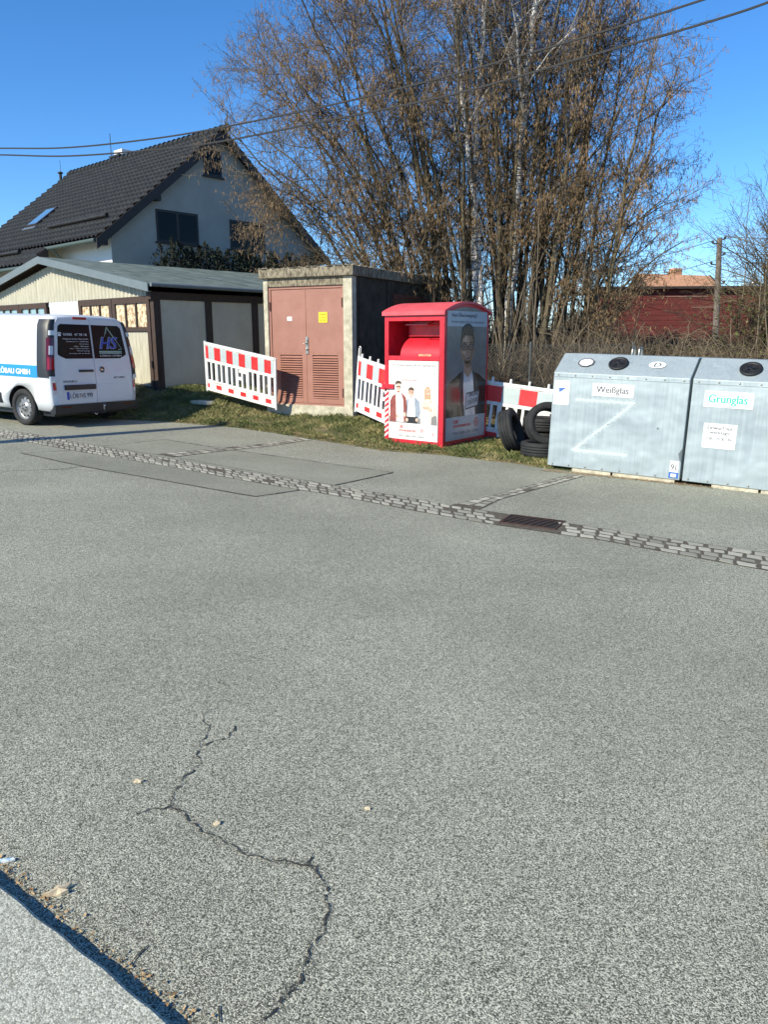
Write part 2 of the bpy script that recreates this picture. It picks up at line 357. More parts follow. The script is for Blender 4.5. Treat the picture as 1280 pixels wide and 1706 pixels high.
# gully grate
a, b, c_, d_ = G(846, 876), G(915, 885), G(932, 866), G(858, 857)
o0 = (a+b+c_+d_)/4; X = (b-a).normalized(); gr = thing('drain_grate', 'rusty brown slotted gully grate set in the cobbled gutter', 'drain', frame(o0+Vector((0, 0, .004)), X, UP))
hw, hd = .27, .2
m = MB(); m.box(-hw, hw, -hd, -hd+.02, 0, .010, M_IRON); m.box(-hw, hw, hd-.02, hd, 0, .010, M_IRON); m.box(-hw, -hw+.018, -hd+.02, hd-.02, 0, .010, M_IRON); m.box(hw-.018, hw, -hd+.02, hd-.02, 0, .010, M_IRON)
m.build('rim', gr, .003)
BLK = mat('pit_shade', (.008, .007, .006), 1)
m = MB(); m.box(-hw+.018, hw-.018, -hd+.02, hd-.02, .001, .003, BLK); m.build('pit_shade_sheet', gr)  # flat black sheet; the darkness below the bars is put into its colour
m = MB()
for k in range(7):
    x = -hw+.045+k*.066; m.tube([(x-.03, -hd+.022, .002), (x, -.06, .003), (x+.03, .07, .003), (x+.075 if k < 6 else x+.04, hd-.022, .002)], .011, M_IRON, 6)
m.split('bar', gr)
# ------------------------------------------------------------------ pavement we stand on
k0 = G(0, 1470, .045)+Vector((0, 0, 0)); k1 = G(290, 1706, .045); kd = (k1-k0); kd.z = 0; kd.normalize(); kn = Vector((kd.y, -kd.x, 0)); kn = kn if kn.y < 0 else -kn
m = MB(); n = 900; A = []; 
for i in range(n+1):
    s = -14+ 28*i/n; q = k0+kd*s+kn*(.002*math.sin(s*9.3)+.002*math.sin(s*31+1)+.0012*random.random()); A.append(q)
for p, q in zip(A, A[1:]):
    def zz(v, d): return Vector((v.x, v.y, plane(v.x, v.y)+d))
    m.face([zz(p, .0), zz(q, .0), zz(q, .038), zz(p, .038)], M_PAVE)
    m.face([zz(p, .038), zz(q, .038), zz(q+kn*.01, .045), zz(p+kn*.01, .045)], M_PAVE)
    m.face([zz(p+kn*.01, .045), zz(q+kn*.01, .045), zz(q+kn*5, .045), zz(p+kn*5, .045)], M_PAVE)
structure(m.build('pavement'), 'pale concrete pavement edge')
# debris along kerb
V = []; 
for _ in range(800):
    s = random.uniform(-1, 1.8); off = abs(random.gauss(0, .022))+.045; p = k0+kd*s-kn*off; r = random.uniform(.0015, .0065); q = random.uniform(0, 6.28); z = plane(p.x, p.y)+random.uniform(.002, .008)
    a = Vector((math.cos(q), math.sin(q), random.uniform(-.3, .3)))*r; b = Vector((-math.sin(q), math.cos(q), random.uniform(-.3, .3)))*r*random.uniform(.2, .6)
    V += [Vector((p.x, p.y, z))-a-b, Vector((p.x, p.y, z))+a-b, Vector((p.x, p.y, z+.003))+a+b, Vector((p.x, p.y, z+.003))-a+b]
o = fastmesh('leaf_litter', np.array([tuple(v) for v in V]), np.arange(len(V)).reshape(-1, 4), M_LEAF); tag(o, 'brown crumbs of dry leaves lying along the kerb', 'leaf litter', kind='stuff')
def flake(name, px, py, r, mt, label, cat, n=9, asp=.6, rot=0., h=.006):
    p = G(px, py); m = MB(); pts = []
    for i in range(n):
        q = 2*math.pi*i/n; rr = r*random.uniform(.45, 1.2); x, y = rr*math.cos(q), rr*asp*math.sin(q)
        pts.append(Vector((x*math.cos(rot)-y*math.sin(rot), x*math.sin(rot)+y*math.cos(rot), random.uniform(0, h))))
    lowp = [Vector((q.x, q.y, .0015)) for q in pts]; tp = [q+Vector((0, 0, .004)) for q in pts]; c = Vector((0, 0, h+.006)); vs = lowp+tp+[c]
    m.raw(vs, [(k, (k+1) % n, n+(k+1) % n, n+k) for k in range(n)]+[(n+k, n+(k+1) % n, 2*n) for k in range(n)], mt)
    o = m.build(name, M=Matrix.Translation(p)); tag(o, label, cat); return o
M_TAN = mat('tan_leaf', (.46, .37, .24), .8, col2=(.62, .52, .36), scale=40)
M_PAPER = mat('blue_paper', (.28, .45, .62), .6, col2=(.8, .84, .86), scale=30, ramp=(.45, .55))
flake('dry_leaf', 97, 1488, .042, M_TAN, 'crumpled tan leaf beside the pavement edge', 'leaf', 13, .55, .6, .012)
flake('paper_scrap', 4, 1436, .038, M_PAPER, 'torn scrap of blue and white paper at the kerb', 'litter', 9, .35, .1)
flake('dry_leaf', 230, 1303, .018, M_TAN, 'small tan leaf left of the long crack, near its upper bend', 'leaf', 9, .8)
flake('dry_leaf', 362, 1373, .016, M_TAN, 'small orange-tan leaf touching the crack just right of its lower half', 'leaf', 9, .8)
flake('dry_leaf', 613, 1349, .012, M_TAN, 'tiny pale leaf alone on the asphalt right of the crack', 'leaf', 9, .8)
M_BLACK = mat('shadow_black', (.012, .013, .017), .9, bump=.5, bscale=80)  # near-black flake colour stands in for a cast shadow on the road
flake('shadow_flake', 1302, 1411, .050, M_BLACK, 'black flake standing in for a shadow on the asphalt at the right edge', 'painted shadow', 15, 1.5, .3, .02)
# grit and leaf crumbs swept against the container feet and the asphalt edge
V = []; gl0, gl1 = G(905, 783), G(1285, 821)
for i in range(6500):
    if i < 2200: p = gl0.lerp(gl1, random.uniform(0, 1.0))+Vector((.56, .83, 0))*random.gauss(-.02, .05); p.z = plane(p.x, p.y)
    else: x = random.uniform(-5.5, 2.3); p = Vector((x, edge_y(x)-abs(random.gauss(0, .06))+.04, 0)); p.z = plane(p.x, p.y)
    p.z += random.uniform(.003, .012); r = random.uniform(.004, .016); q = random.uniform(0, 6.28); a = Vector((math.cos(q), math.sin(q), random.uniform(-.4, .4)))*r; b = Vector((-math.sin(q), math.cos(q), random.uniform(-.4, .4)))*r*.5
    V += [p-a, p-b, p+a, p+b]
o = fastmesh('leaf_crumbs', np.array([tuple(v) for v in V]), np.arange(len(V)).reshape(-1, 4), M_LEAF); tag(o, 'brown leaf crumbs along the asphalt edge and under the containers', 'leaf litter', kind='stuff')
# ------------------------------------------------------------------ grass on the bank
def scatter_grass(n):
    V = []
    cnt = 0
    while cnt < n:
        x = random.uniform(-9, 9); e = edge_y(x); d = random.random()**1.5*4.2-.10; y = e+d
        if x > 2.4 and d > .6 and random.random() < .6: continue
        if random.random() < .35 and d < .02: continue
        if math.sin(x*2.3+1)*math.sin(y*3.7+x)+.5*math.sin(x*11+y*7) > .75 and random.random() < .8: continue
        z = height(x, y); dens = math.sin(x*3.1+y*2)+math.sin(x*7.3-y*5.1+1)
        if dens < -1.2 and random.random() < .5: continue
        h = random.uniform(.018, .060)*(1.55 if dens > .6 else 1)*(1 if d > .15 else .6); w = random.uniform(.002, .0045); q = random.uniform(0, 6.28); l = random.uniform(.2, 1.3)*h; r = random.uniform(0, 6.28)
        cx, sx_ = math.cos(q)*w, math.sin(q)*w; tx, ty = math.cos(r)*l, math.sin(r)*l
        V.append(((x-cx, y-sx_, z-.005), (x+cx, y+sx_, z-.005), (x+cx*.8+tx*.45, y+sx_*.8+ty*.45, z+h*.65), (x+tx, y+ty, z+h))); cnt += 1
    V = np.array(V).reshape(-1, 3); o = fastmesh('grass', V, np.arange(len(V)).reshape(-1, 4), M_GRASS); tag(o, 'short green and straw coloured grass on the bank', 'grass', kind='stuff')
scatter_grass(170000)
V = []
for _ in range(14000):
    x = random.uniform(-6, 9); e = edge_y(x)
    if x < 1.3: y = e+abs(random.gauss(0, .25)) if random.random() < .5 else e+random.uniform(0, 3)
    else: y = e+random.uniform(.05, 6)
    z = height(x, y)+random.uniform(0, .03); r = random.uniform(.012, .035)*(1 if x > 1.3 and y > e+.8 else .5); q = random.uniform(0, 6.28)
    a = np.array([math.cos(q), math.sin(q), random.uniform(-.5, .5)])*r; b = np.array([-math.sin(q), math.cos(q), random.uniform(-.5, .5)])*r*.6; c = np.array([x, y, z])
    V += [c-a, c-b*.9, c+a, c+b]
o = fastmesh('dry_leaves', np.array(V), np.arange(len(V)).reshape(-1, 4), M_LEAF); tag(o, 'fallen brown leaves on the ground behind the barriers', 'leaves', kind='stuff')
# ------------------------------------------------------------------ building materials
M_CONC = mat('rough_concrete', (.36, .33, .24), .95, col2=(.60, .55, .42), scale=7, bump=.7, bscale=70, bdist=.012)
M_CONCW = mat('weathered_concrete', (.065, .052, .032), .95, col2=(.36, .31, .22), scale=9, stretch=(3, 3, 1), bump=.8, bscale=50, ramp=(.36, .6))
M_SHADEC = mat('shaded_concrete', (.032, .025, .017), .95, col2=(.085, .068, .048), scale=3, bump=.6, bscale=60)  # shade of the kiosk's unlit walls put into a near-black concrete colour
M_DOOR = mat('oxide_red_paint', (.30, .135, .095), .55, col2=(.35, .165, .12), scale=3, bump=.1, bscale=25)
M_DOORD = mat('faded_brown_paint', (.10, .03, .02), .6, col2=(.14, .05, .035), scale=5)
M_GALV = mat('bare_metal', (.5, .48, .42), .35, metal=.9)
M_WHITE = mat('white_plastic', (.78, .78, .76), .45)
M_YEL = mat('yellow_sign', (.85, .62, .02), .5)
M_INK = mat('black_ink', (.02, .02, .022), .6)
M_TIMBER = mat('dark_timber', (.035, .02, .014), .75, col2=(.075, .045, .033), scale=5, stretch=(8, 8, 1), bump=.3)
M_CORR = mat('cream_sheet', (.42, .40, .30), .6, col2=(.56, .53, .42), scale=2, stretch=(6, 6, 1))
M_ASB = mat('grey_board', (.54, .48, .37), .9, col2=(.64, .57, .45), scale=1.6, bump=.15)
M_WPAN = mat('white_board', (.78, .77, .72), .7)
M_FASC = mat('grey_fascia', (.13, .16, .17), .5, col2=(.16, .19, .20), scale=3)
M_FELT = mat('roof_felt', (.075, .10, .085), .85, col2=(.16, .195, .17), scale=3, bump=.3)
M_GLASS = mat('dark_glass', (.006, .007, .008), .12, spec=.12)
M_CURT = mat('patterned_curtain', (.72, .62, .42), .7, col2=(.30, .16, .07), scale=16, ramp=(.45, .6), stretch=(1, 1, .7))
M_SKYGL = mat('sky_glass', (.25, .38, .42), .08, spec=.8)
M_RENDER = mat('shaded_render', (.36, .33, .28), .95, col2=(.42, .385, .33), scale=1.2, bump=.35, bscale=45)  # render of the unlit gable, its shade put into the darker colour
M_RENDW = mat('sunlit_render', (.78, .77, .74), .95, bump=.2, col2=(.8, .79, .76), scale=3)  # same render on the sunny side, sunlight put into the paler colour
M_TILE = mat('black_roof_tile', (.010, .0095, .008), .6, col2=(.024, .023, .019), scale=4, bump=.2)
M_BROWN = mat('dark_brown_frame', (.03, .02, .016), .6)
M_CONIF = mat('dark_conifer', (.003, .006, .002), .9, col2=(.010, .019, .007), island=True, ramp=(0, 1))
# ------------------------------------------------------------------ transformer kiosk
tf = thing('transformer_kiosk', 'small concrete electricity kiosk with brown double doors and flat mossy roof', 'kiosk', frame((-2.34, 15.43, .3), (.88, -.47, 0)))
TW, TD = 1.99, 4.47
m = MB(); dx0, dx1, dz0, dz1 = .10, 1.80, .07, 2.29
m.box(0, dx0, 0, .16, -.7, 2.44, M_CONC); m.box(dx1, TW, 0, .16, -.7, 2.44, M_CONC); m.box(dx0, dx1, 0, .16, dz1, 2.44, M_CONCW); m.box(dx0, dx1, .0, .16, -.7, dz0, M_CONC)
m.box(TW-.16, TW-.003, .16, TD, -.7, 2.44, M_SHADEC); m.box(0.003, .16, .16, TD, -.7, 2.44, M_CONC); m.box(.16, TW-.16, TD-.16, TD-.003, -.7, 2.44, M_SHADEC); m.box(.16, TW-.16, .17, TD-.16, -.7, .0, M_SHADEC)
for s in (0.25, 1.35, 3.3): m.box(TW-.002, TW+.035, s, s+.2, -.7, 2.43, M_SHADEC)
m.build('wall', tf, .006)
m = MB(); nn = 28   # crumbling slab edge
m.box(-.06, TW+.06, -.07, TD+.07, 2.443, 2.62, M_CONCW); rf = m.build('roof', tf, .015)
m = MB()
for k in range(260):
    e = random.random(); x = random.uniform(-.06, TW+.06); y = -.06+random.random()**2*.5
    if e > .5: x, y = TW+.05-random.random()**2*.3, random.uniform(-.06, TD)
    r = random.uniform(.015, .05); h = random.uniform(.008, .035); n = 7; base = [(x+r*math.cos(2*math.pi*i/n)*random.uniform(.7, 1.2), y+r*math.sin(2*math.pi*i/n), 2.618) for i in range(n)]
    m.raw(base+[(x, y, 2.62+h)], [(i, (i+1) % n, n) for i in range(n)], M_CONCW, True)
mo = m.build('moss', rf); mo['kind'] = 'stuff'
m = MB(); f = .05
m.box(dx0, dx0+f, .03, .1, dz0, dz1, M_DOOR); m.box(dx1-f, dx1, .03, .1, dz0, dz1, M_DOOR); m.box(dx0+f, dx1-f, .03, .1, dz1-f, dz1, M_DOOR); m.box(dx0+f, dx1-f, .03, .1, dz0, dz0+.03, M_DOOR)
m.build('door_frame', tf, .003)
mid = (dx0+dx1)/2-.01
for k, (xa, xb) in enumerate(((dx0+f+.006, mid-.004), (mid+.004, dx1-f-.006))):
    m = MB(); za, zb = dz0+.036, dz1-f-.006; la, lb = (dx0+.23, mid-.10) if k == 0 else (mid+.14, dx1-.15); lz0, lz1 = .20, 1.02
    m.box(xa, xb, .045, .085, lz1, zb, M_DOOR); m.box(xa, xb, .045, .085, za, lz0, M_DOOR); m.box(xa, la, .045, .085, lz0, lz1, M_DOOR); m.box(lb, xb, .045, .085, lz0, lz1, M_DOOR)
    if k == 0: m.box(xb-.035, xb+.012, .038, .0445, za, zb, M_DOOR)
    for rx in np.arange(xa+.04, xb, .13):
        for rz in (za+.03, 1.06): m.lathe([(0, .036), (.006, .038), (.008, .0445)], M_DOOR, (rx, 0, rz), 'y', 6)
    d = m.build('door', tf, .002)
    m = MB(); m.box(la, lb, .082, .09, lz0, lz1, M_DOORD)
    for i in range(18):
        z = lz0+.01+i*(lz1-lz0-.02)/18
        m.raw([(la, .03, z), (lb, .03, z), (lb, .075, z+.040), (la, .075, z+.040), (la, .034, z-.003), (lb, .034, z-.003), (lb, .079, z+.036), (la, .079, z+.036)], [(0, 1, 2, 3), (4, 7, 6, 5), (0, 4, 5, 1)], M_DOOR)
    m.build('louvre', d)
    m = MB()
    for hz in ((.25, 1.9) if k else (.3, 1.85)):
        hx = dx0+.035 if k == 0 else dx1-.035; m.tube([(hx, .022, hz), (hx, .022, hz+.16)], .014, M_DOORD, 8)
    m.split('hinge', d)
m = MB(); m.box(mid-.0, mid+.055, .028, .037, 1.04, 1.36, M_GALV); m.tube([(mid+.03, .03, 1.24), (mid+.03, -.01, 1.24), (mid-.02, -.015, 1.235)], .010, M_GALV); m.lathe([(0, -.002), (.02, 0), (.02, .028)], M_GALV, (mid+.028, 0, 1.13), 'y', 12); m.box(mid+.012, mid+.045, .012, .027, 1.25, 1.31, M_GALV); m.build('lock', tf)
m = MB(); sx, sz = mid+.30, 1.62; m.box(sx, sx+.19, .036, .0445, sz, sz+.19, M_YEL); sg = m.build('warning_sign', tf)
m = MB(); fn = lambda u, v: (u, .0345, v)
text(m, 'Trafostation', sx+.03, sx+.16, sz+.135, sz+.16, fn, M_INK); text(m, 'Strom', sx+.06, sx+.14, sz+.085, sz+.11, fn, M_INK); text(m, 'Zutritt verboten', sx+.02, sx+.17, sz+.035, sz+.06, fn, M_INK); m.build('lettering', sg)
m = MB(); m.box(dx0+.42, dx0+.53, .039, .0445, 1.66, 1.735, M_WHITE); m.build('sticker', tf)
m = MB()
m.box(TW-.003+.006, TW+.02, 1.6, 3.2, 1.25, 2.2, M_DOORD)
for i in range(12): m.box(TW+.02, TW+.045, 1.62, 3.18, 1.28+i*.075, 1.31+i*.075, M_DOORD)
m.build('vent_panel', tf)
# ------------------------------------------------------------------ garage
ga = thing('garage', 'low cream corrugated double garage with dark timber doors and grey gable roof, behind the van', 'garage', frame((-4.93, 17, .6), (.74, -.67, 0)))
GW, GL, GH, GR = 9.3, 7.6, 1.98, .80
def roofz(x): return GH+.12+GR*(1-abs(x+GW/2)/(GW/2))
def corr(m, x0, x1, z0f, z1f, y, mt, pitch=.16, amp=.032):
    n = int((x1-x0)/pitch*6); vs = []
    for i in range(n+1):
        x = x0+(x1-x0)*i/n; yy = y-amp*math.sin(2*math.pi*x/pitch); vs += [(x, yy, z0f(x)), (x, yy, z1f(x))]
    m.raw(vs, [(2*i, 2*i+2, 2*i+3, 2*i+1) for i in range(n)], mt, True)
cf = lambda v: (lambda x: v)
m = MB(); DT = 1.92
corr(m, -GW, 0, cf(DT), lambda x: roofz(x)-.1, 0, M_CORR)
for y0 in (GL,): m.box(-GW, 0, y0-.05, y0, -.6, GH, M_CORR)
m.box(-GW+.0, -GW+.05, .02, GL-.05, -.6, GH, M_ASB)
m.build('gable', ga)
m = MB(); m.box(-4.9, -3.33, .01, .05, -.4, DT-.0, M_WPAN); m.box(-GW+.05, -8.3, .01, .05, -.4, DT, M_WPAN); m.split('white_panel', ga)
posts = [.0, 1.33, 2.66, 3.99, 5.32, 6.65]
m = MB()
for s in posts: m.box(-.05, -.002, s+.14, s+1.36, -.5, GH-.14, M_ASB)
m.split('side_panel', ga, .004)
for s in posts+[7.43]:
    m = MB(); m.box(-.1, .035, s-.03 if s else -.03, s+.14, -.5, GH-.14, M_TIMBER); m.build('post', ga, .004)
m = MB(); m.box(-.12, .05, -.1, GL+.1, GH-.14, GH+.02, M_TIMBER); m.build('beam', ga, .004)
for (xa, xb) in ((-3.27, -1.70), (-1.68, -.11), (-8.2, -6.6), (-6.58, -4.97)):
    m = MB(); y0, y1 = -.05, .02; z0, z1 = -.15, DT-.01
    m.box(xa, xb, y0, y1, z1-.13, z1, M_TIMBER); m.box(xa, xb, y0, y1, 1.18, 1.27, M_TIMBER); m.box(xa, xb, y0, y1, z0, z0+.14, M_TIMBER); m.box(xa, xa+.13, y0, y1, z0+.14, 1.18, M_TIMBER); m.box(xb-.13, xb, y0, y1, z0+.14, 1.18, M_TIMBER)
    m.box(xa, xa+.13, y0, y1, 1.27, z1-.13, M_TIMBER); m.box(xb-.13, xb, y0, y1, 1.27, z1-.13, M_TIMBER)
    for k in (1, 2): q = xa+.13+(xb-xa-.26)*k/3; m.box(q-.025, q+.025, y0, y1, 1.27, z1-.13, M_TIMBER)
    d = m.build('door', ga, .004)
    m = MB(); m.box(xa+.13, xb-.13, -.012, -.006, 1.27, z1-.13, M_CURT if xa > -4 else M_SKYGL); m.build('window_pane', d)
    m = MB(); corr(m, xa+.13, xb-.13, cf(z0+.14), cf(1.18), -.01, M_CORR, .075, .01); m.build('panel', d)
    m = MB(); m.tube([((xa if xa in (-3.27, -8.2) else xb)-.0, -.07, .4), ((xa if xa in (-3.27, -8.2) else xb), -.07, .55)], .02, M_INK, 6); m.split('hinge', d)
m = MB()
for sgn in (-1, 1):
    xe = 0.28 if sgn > 0 else -GW-.28; xr = -GW/2; n = 24; vs = []
    for j in range(n+1):
        for (x, z) in ((xr, roofz(xr)+.09), (xe, roofz(xr)+.09-GR*((abs(xe-xr))/(GW/2)))):
            vs.append((x, -.28+(GL+.5)*j/n, z+.006*math.sin(j*2.3)))
    m.raw(vs, [(2*j, 2*j+1, 2*j+3, 2*j+2) for j in range(n)], M_FELT)
    m.raw([(x, y, z-.05) for x, y, z in vs], [(2*j, 2*j+2, 2*j+3, 2*j+1) for j in range(n)], M_TIMBER)
    y0 = -.28; y1 = GL+.22; a = (xr, roofz(xr)+.09); b = (xe, a[1]-GR*((abs(xe-xr))/(GW/2)))
    m.raw([(a[0], y1, a[1]), (b[0], y1, b[1]), (b[0], y1, b[1]-.05), (a[0], y1, a[1]-.05)], [(0, 1, 2, 3)], M_FELT); m.raw([(b[0], y0, b[1]), (b[0], y1, b[1]), (b[0], y1, b[1]-.05), (b[0], y0, b[1]-.05)], [(0, 1, 2, 3)], M_FELT)
    for j in range(1, 8):   # felt seams
        yy = -.28+j*1.0; m.raw([(a[0], yy, a[1]+.012), (b[0], yy, b[1]+.012), (b[0], yy+.02, b[1]+.012), (a[0], yy+.02, a[1]+.012)], [(0, 1, 2, 3)], M_FASC)
m.build('roof', ga)
m = MB(); a = -GW/2; za = roofz(a)+.10
for xe in (.29, -GW-.29):
    zb = za-GR*(abs(xe-a)/(GW/2)); m.raw([(a, -.30, za), (xe, -.30, zb), (xe, -.30, zb-.17), (a, -.30, za-.17), (a, -.282, za), (xe, -.282, zb), (xe, -.282, zb-.17), (a, -.282, za-.17)], [(0, 1, 2, 3), (4, 7, 6, 5), (0, 4, 5, 1), (3, 2, 6, 7), (1, 5, 6, 2)], M_FASC)
m.build('fascia', ga)
m = MB(); xg = .33; zg_ = za-GR*((xg-a)/(GW/2))-.02; m.tube([(xg, -.25, zg_), (xg, GL, zg_-.03)], .045, M_FASC, 8); m.build('gutter_pipe', ga)
# ------------------------------------------------------------------ house
HM = frame((-8.1, 24, .8), (.74, -.67, 0)); ho = thing('house', 'white rendered gable house with steep black tiled roof, behind the garage', 'house', HM)
HS, HZ, HY = .80, 7.36, 4.1   # slope, ridge height, ridge y
def hz(y): return HZ-HS*abs(y-HY)
m = MB()
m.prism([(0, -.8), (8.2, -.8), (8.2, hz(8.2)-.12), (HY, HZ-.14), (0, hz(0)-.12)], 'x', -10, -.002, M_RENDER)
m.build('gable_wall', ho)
m = MB(); m.box(-9.99, -.006, -.012, -.003, -.8, hz(0)-.2, M_RENDW); m.build('wall', ho)  # thin sheet over the side wall, added to carry the sunlit render colour
def roof_grid(m, x0, x1, ya, yb, mt, tw=.30, th=.34):
    """profiled tiles: waves across, saw steps up the slope"""
    nx = int((x1-x0)/tw*6); s = 1 if ya < HY else -1; L = abs(yb-ya)*math.sqrt(1+HS*HS); nr = int(L/th); vs = []
    for j in range(nr):
        for e in (0, 1):
            y = ya+(yb-ya)*(j+e)/nr; lift = .085 if e == 0 else .012
            for i in range(nx+1):
                x = x0+(x1-x0)*i/nx; w = math.sin(2*math.pi*(i/6)); w = .040*(w if w > -.5 else -.5)
                vs.append((x, y, hz(y)+lift+w))
    r = nx+1; fs = []
    for j in range(2*nr-1):
        for i in range(nx): q = (j*r+i, j*r+i+1, (j+1)*r+i+1, (j+1)*r+i); fs.append(q if s > 0 else q[::-1])
    m.raw(vs, fs, mt, False)
m = MB(); XO = .22
roof_grid(m, -10.4, XO, -.55, HY, M_TILE, .24, .31); roof_grid(m, -10.4, -2.9, -1.35, -.56, M_TILE); roof_grid(m, -10.4, XO, 8.75, HY, M_TILE)
for (x0, x1, y0, y1) in ((-10.4, XO, -.55, HY), (-10.4, XO, 8.75, HY), (-10.4, -2.9, -1.35, -.56)):
    vs = [(x0, y0, hz(y0)-.1), (x1, y0, hz(y0)-.1), (x1, y1, hz(y1)-.1), (x0, y1, hz(y1)-.1)]; m.raw(vs, [(0, 3, 2, 1) if y0 < y1 else (0, 1, 2, 3)], M_BROWN)
rf = m.build('roof', ho)
m = MB()
for k in range(36):
    x = -10.35+k*.3; m.tube([(x, HY, HZ+.03), (x+.31, HY, HZ+.055)], [.10, .125], M_TILE, 10)
m.build('ridge_tile', rf)
m = MB()   # verge boards
for (x, ya, yb) in ((XO, -.6, HY), (XO, 8.8, HY), (-2.9+.02, -1.4, -.6)):
    m.raw([(x, ya, hz(ya)+.05), (x, yb, hz(yb)+.05), (x, yb, hz(yb)-.26), (x, ya, hz(ya)-.26), (x+.04, ya, hz(ya)+.05), (x+.04, yb, hz(yb)+.05), (x+.04, yb, hz(yb)-.26), (x+.04, ya, hz(ya)-.26)], [(0, 1, 2, 3), (4, 7, 6, 5), (0, 4, 5, 1), (3, 2, 6, 7), (0, 3, 7, 4)], M_BROWN)
m.split('verge_board', ho)
m = MB(); m.box(-.05, .2, -.38, -.22, hz(-.3)-.36, hz(-.3)-.16, M_BROWN); m.box(-.05, .2, 1.48, 1.66, hz(1.57)-.40, hz(1.57)-.2, M_BROWN); m.box(-.05, .2, 6.5, 6.7, hz(6.6)-.40, hz(6.6)-.2, M_BROWN); m.split('purlin', ho)
M_GUT = mat('weathered_gutter', (.06, .085, .075), .6)
m = MB(); m.tube([(-2.95, -.6, hz(-.55)-.06), (XO-.05, -.6, hz(-.55)-.04)], .065, M_GUT, 8); m.tube([(-10.3, -1.42, hz(-1.35)-.06), (-2.95, -1.42, hz(-1.35)-.05)], .065, M_GUT, 8)
m.tube([(-2.6, -.6, hz(-.55)-.1), (-2.6, -.1, hz(-.55)-.6), (-2.6, -.08, 0)], .045, M_GUT, 8); m.tube([(-3.1, -1.42, hz(-1.35)-.1), (-3.1, -1.2, hz(-1.35)-.5), (-3.1, -.1, hz(-1.35)-1.1)], .045, M_GUT, 8)
m.build('gutter_pipe', ho)
def house_window(y0, y1, z0, z1, panes):
    m = MB(); t = .07; x0, x1 = -.06, .012
    m.box(x0, x1, y0, y1, z1-t, z1, M_BROWN); m.box(x0, x1, y0, y1, z0, z0+t, M_BROWN); m.box(x0, x1, y0, y0+t, z0+t, z1-t, M_BROWN); m.box(x0, x1, y1-t, y1, z0+t, z1-t, M_BROWN)
    for k in range(1, panes): q = y0+(y1-y0)*k/panes; m.box(x0, x1, q-.05, q+.05, z0+t, z1-t, M_BROWN)
    w = m.build('window', ho, .004)
    m = MB(); m.box(.0, .006, y0+t, y1-t, z0+t, z1-t, M_GLASS); m.build('window_pane', w)
    m = MB(); m.box(0, .07, y0-.06, y1+.06, z0-.05, z0-.002, M_BROWN); m.build('sill', w)
house_window(1.55, 3.1, 3.76, 4.72, 2); house_window(4.35, 5.85, 3.76, 4.70, 2); house_window(3.42, 4.12, 5.95, 6.75, 1)
HI = HM.inverted()
def on_roof(px, py, lift=.0):
    a, dy, dz = ray(px, py); o = HI@Vector((0, 0, CZ)); d = HI.to_3x3()@Vector((a, dy, dz)); t = (HZ+HS*(o.y-HY)+lift-o.z)/(d.z-HS*d.y); return o+d*t
c = on_roof(72, 365); rn = Vector((0, -HS, 1)).normalized(); ru = Vector((0, 1, HS)).normalized()
m = MB(); 
def rbox(m, c, hx, hu, n0, n1, mt):
    m.box(-hx, hx, -hu, hu, n0, n1, mt, lambda v: c+Vector((v.x, 0, 0))+ru*v.y+rn*v.z)
rbox(m, c, .42, .55, .0, .11, M_BROWN); sk = m.build('skylight', ho, .004)
m = MB(); rbox(m, c, .35, .48, .111, .118, mat('skylight_glass', (.10, .22, .38), .05, spec=1)); m.build('window_pane', sk)
m = MB(); rbox(m, c-ru*.66, .5, .07, .04, .075, M_GALV); m.build('flashing', sk)
for (p, q) in (((85, 384), (181, 366)), ((-30, 436), (42, 421))):
    a, b = on_roof(*p), on_roof(*q); b.y = a.y; b.z = a.z; m = MB(); m.tube([a+rn*.14, b+rn*.14], .06, M_TILE, 10)
    for k in range(5): c2 = a.lerp(b, (k+.5)/5); m.tube([c2, c2+rn*.2], .03, M_BROWN, 6)
    m.build('snow_log', ho)
c = on_roof(101, 300); m = MB(); m.tube([c, c+Vector((0, 0, .25))], .06, M_TILE, 8); m.lathe([(.1, 0), (.12, .04), (0, .09)], M_TILE, c+Vector((0, 0, .25)), 'z', 10); m.tube([c+Vector((.05, 0, .1)), c+Vector((.05, 0, .75))], .008, M_INK, 5); m.build('roof_vent', ho)
cx, cy = -7.15, 4.75
m = MB(); m.box(cx-.3, cx+.3, cy-.3, cy+.3, 6.3, 7.65, M_TILE); m.box(cx-.38, cx+.38, cy-.38, cy+.38, 7.65, 7.73, M_TILE)
m.box(cx-.30, cx+.30, cy-.2, cy+.2, 7.73, 7.95, M_WPAN); ch = m.build('chimney', rf, .01)
m = MB(); m.tube([(cx-.5, cy-.2, 7.0), (cx-.5, cy-.2, 8.6)], .014, M_INK, 5); m.tube([(.25, HY, HZ+.05), (.45, HY+.05, HZ+.55)], .01, M_INK, 5); m.split('lightning_rod', ho)
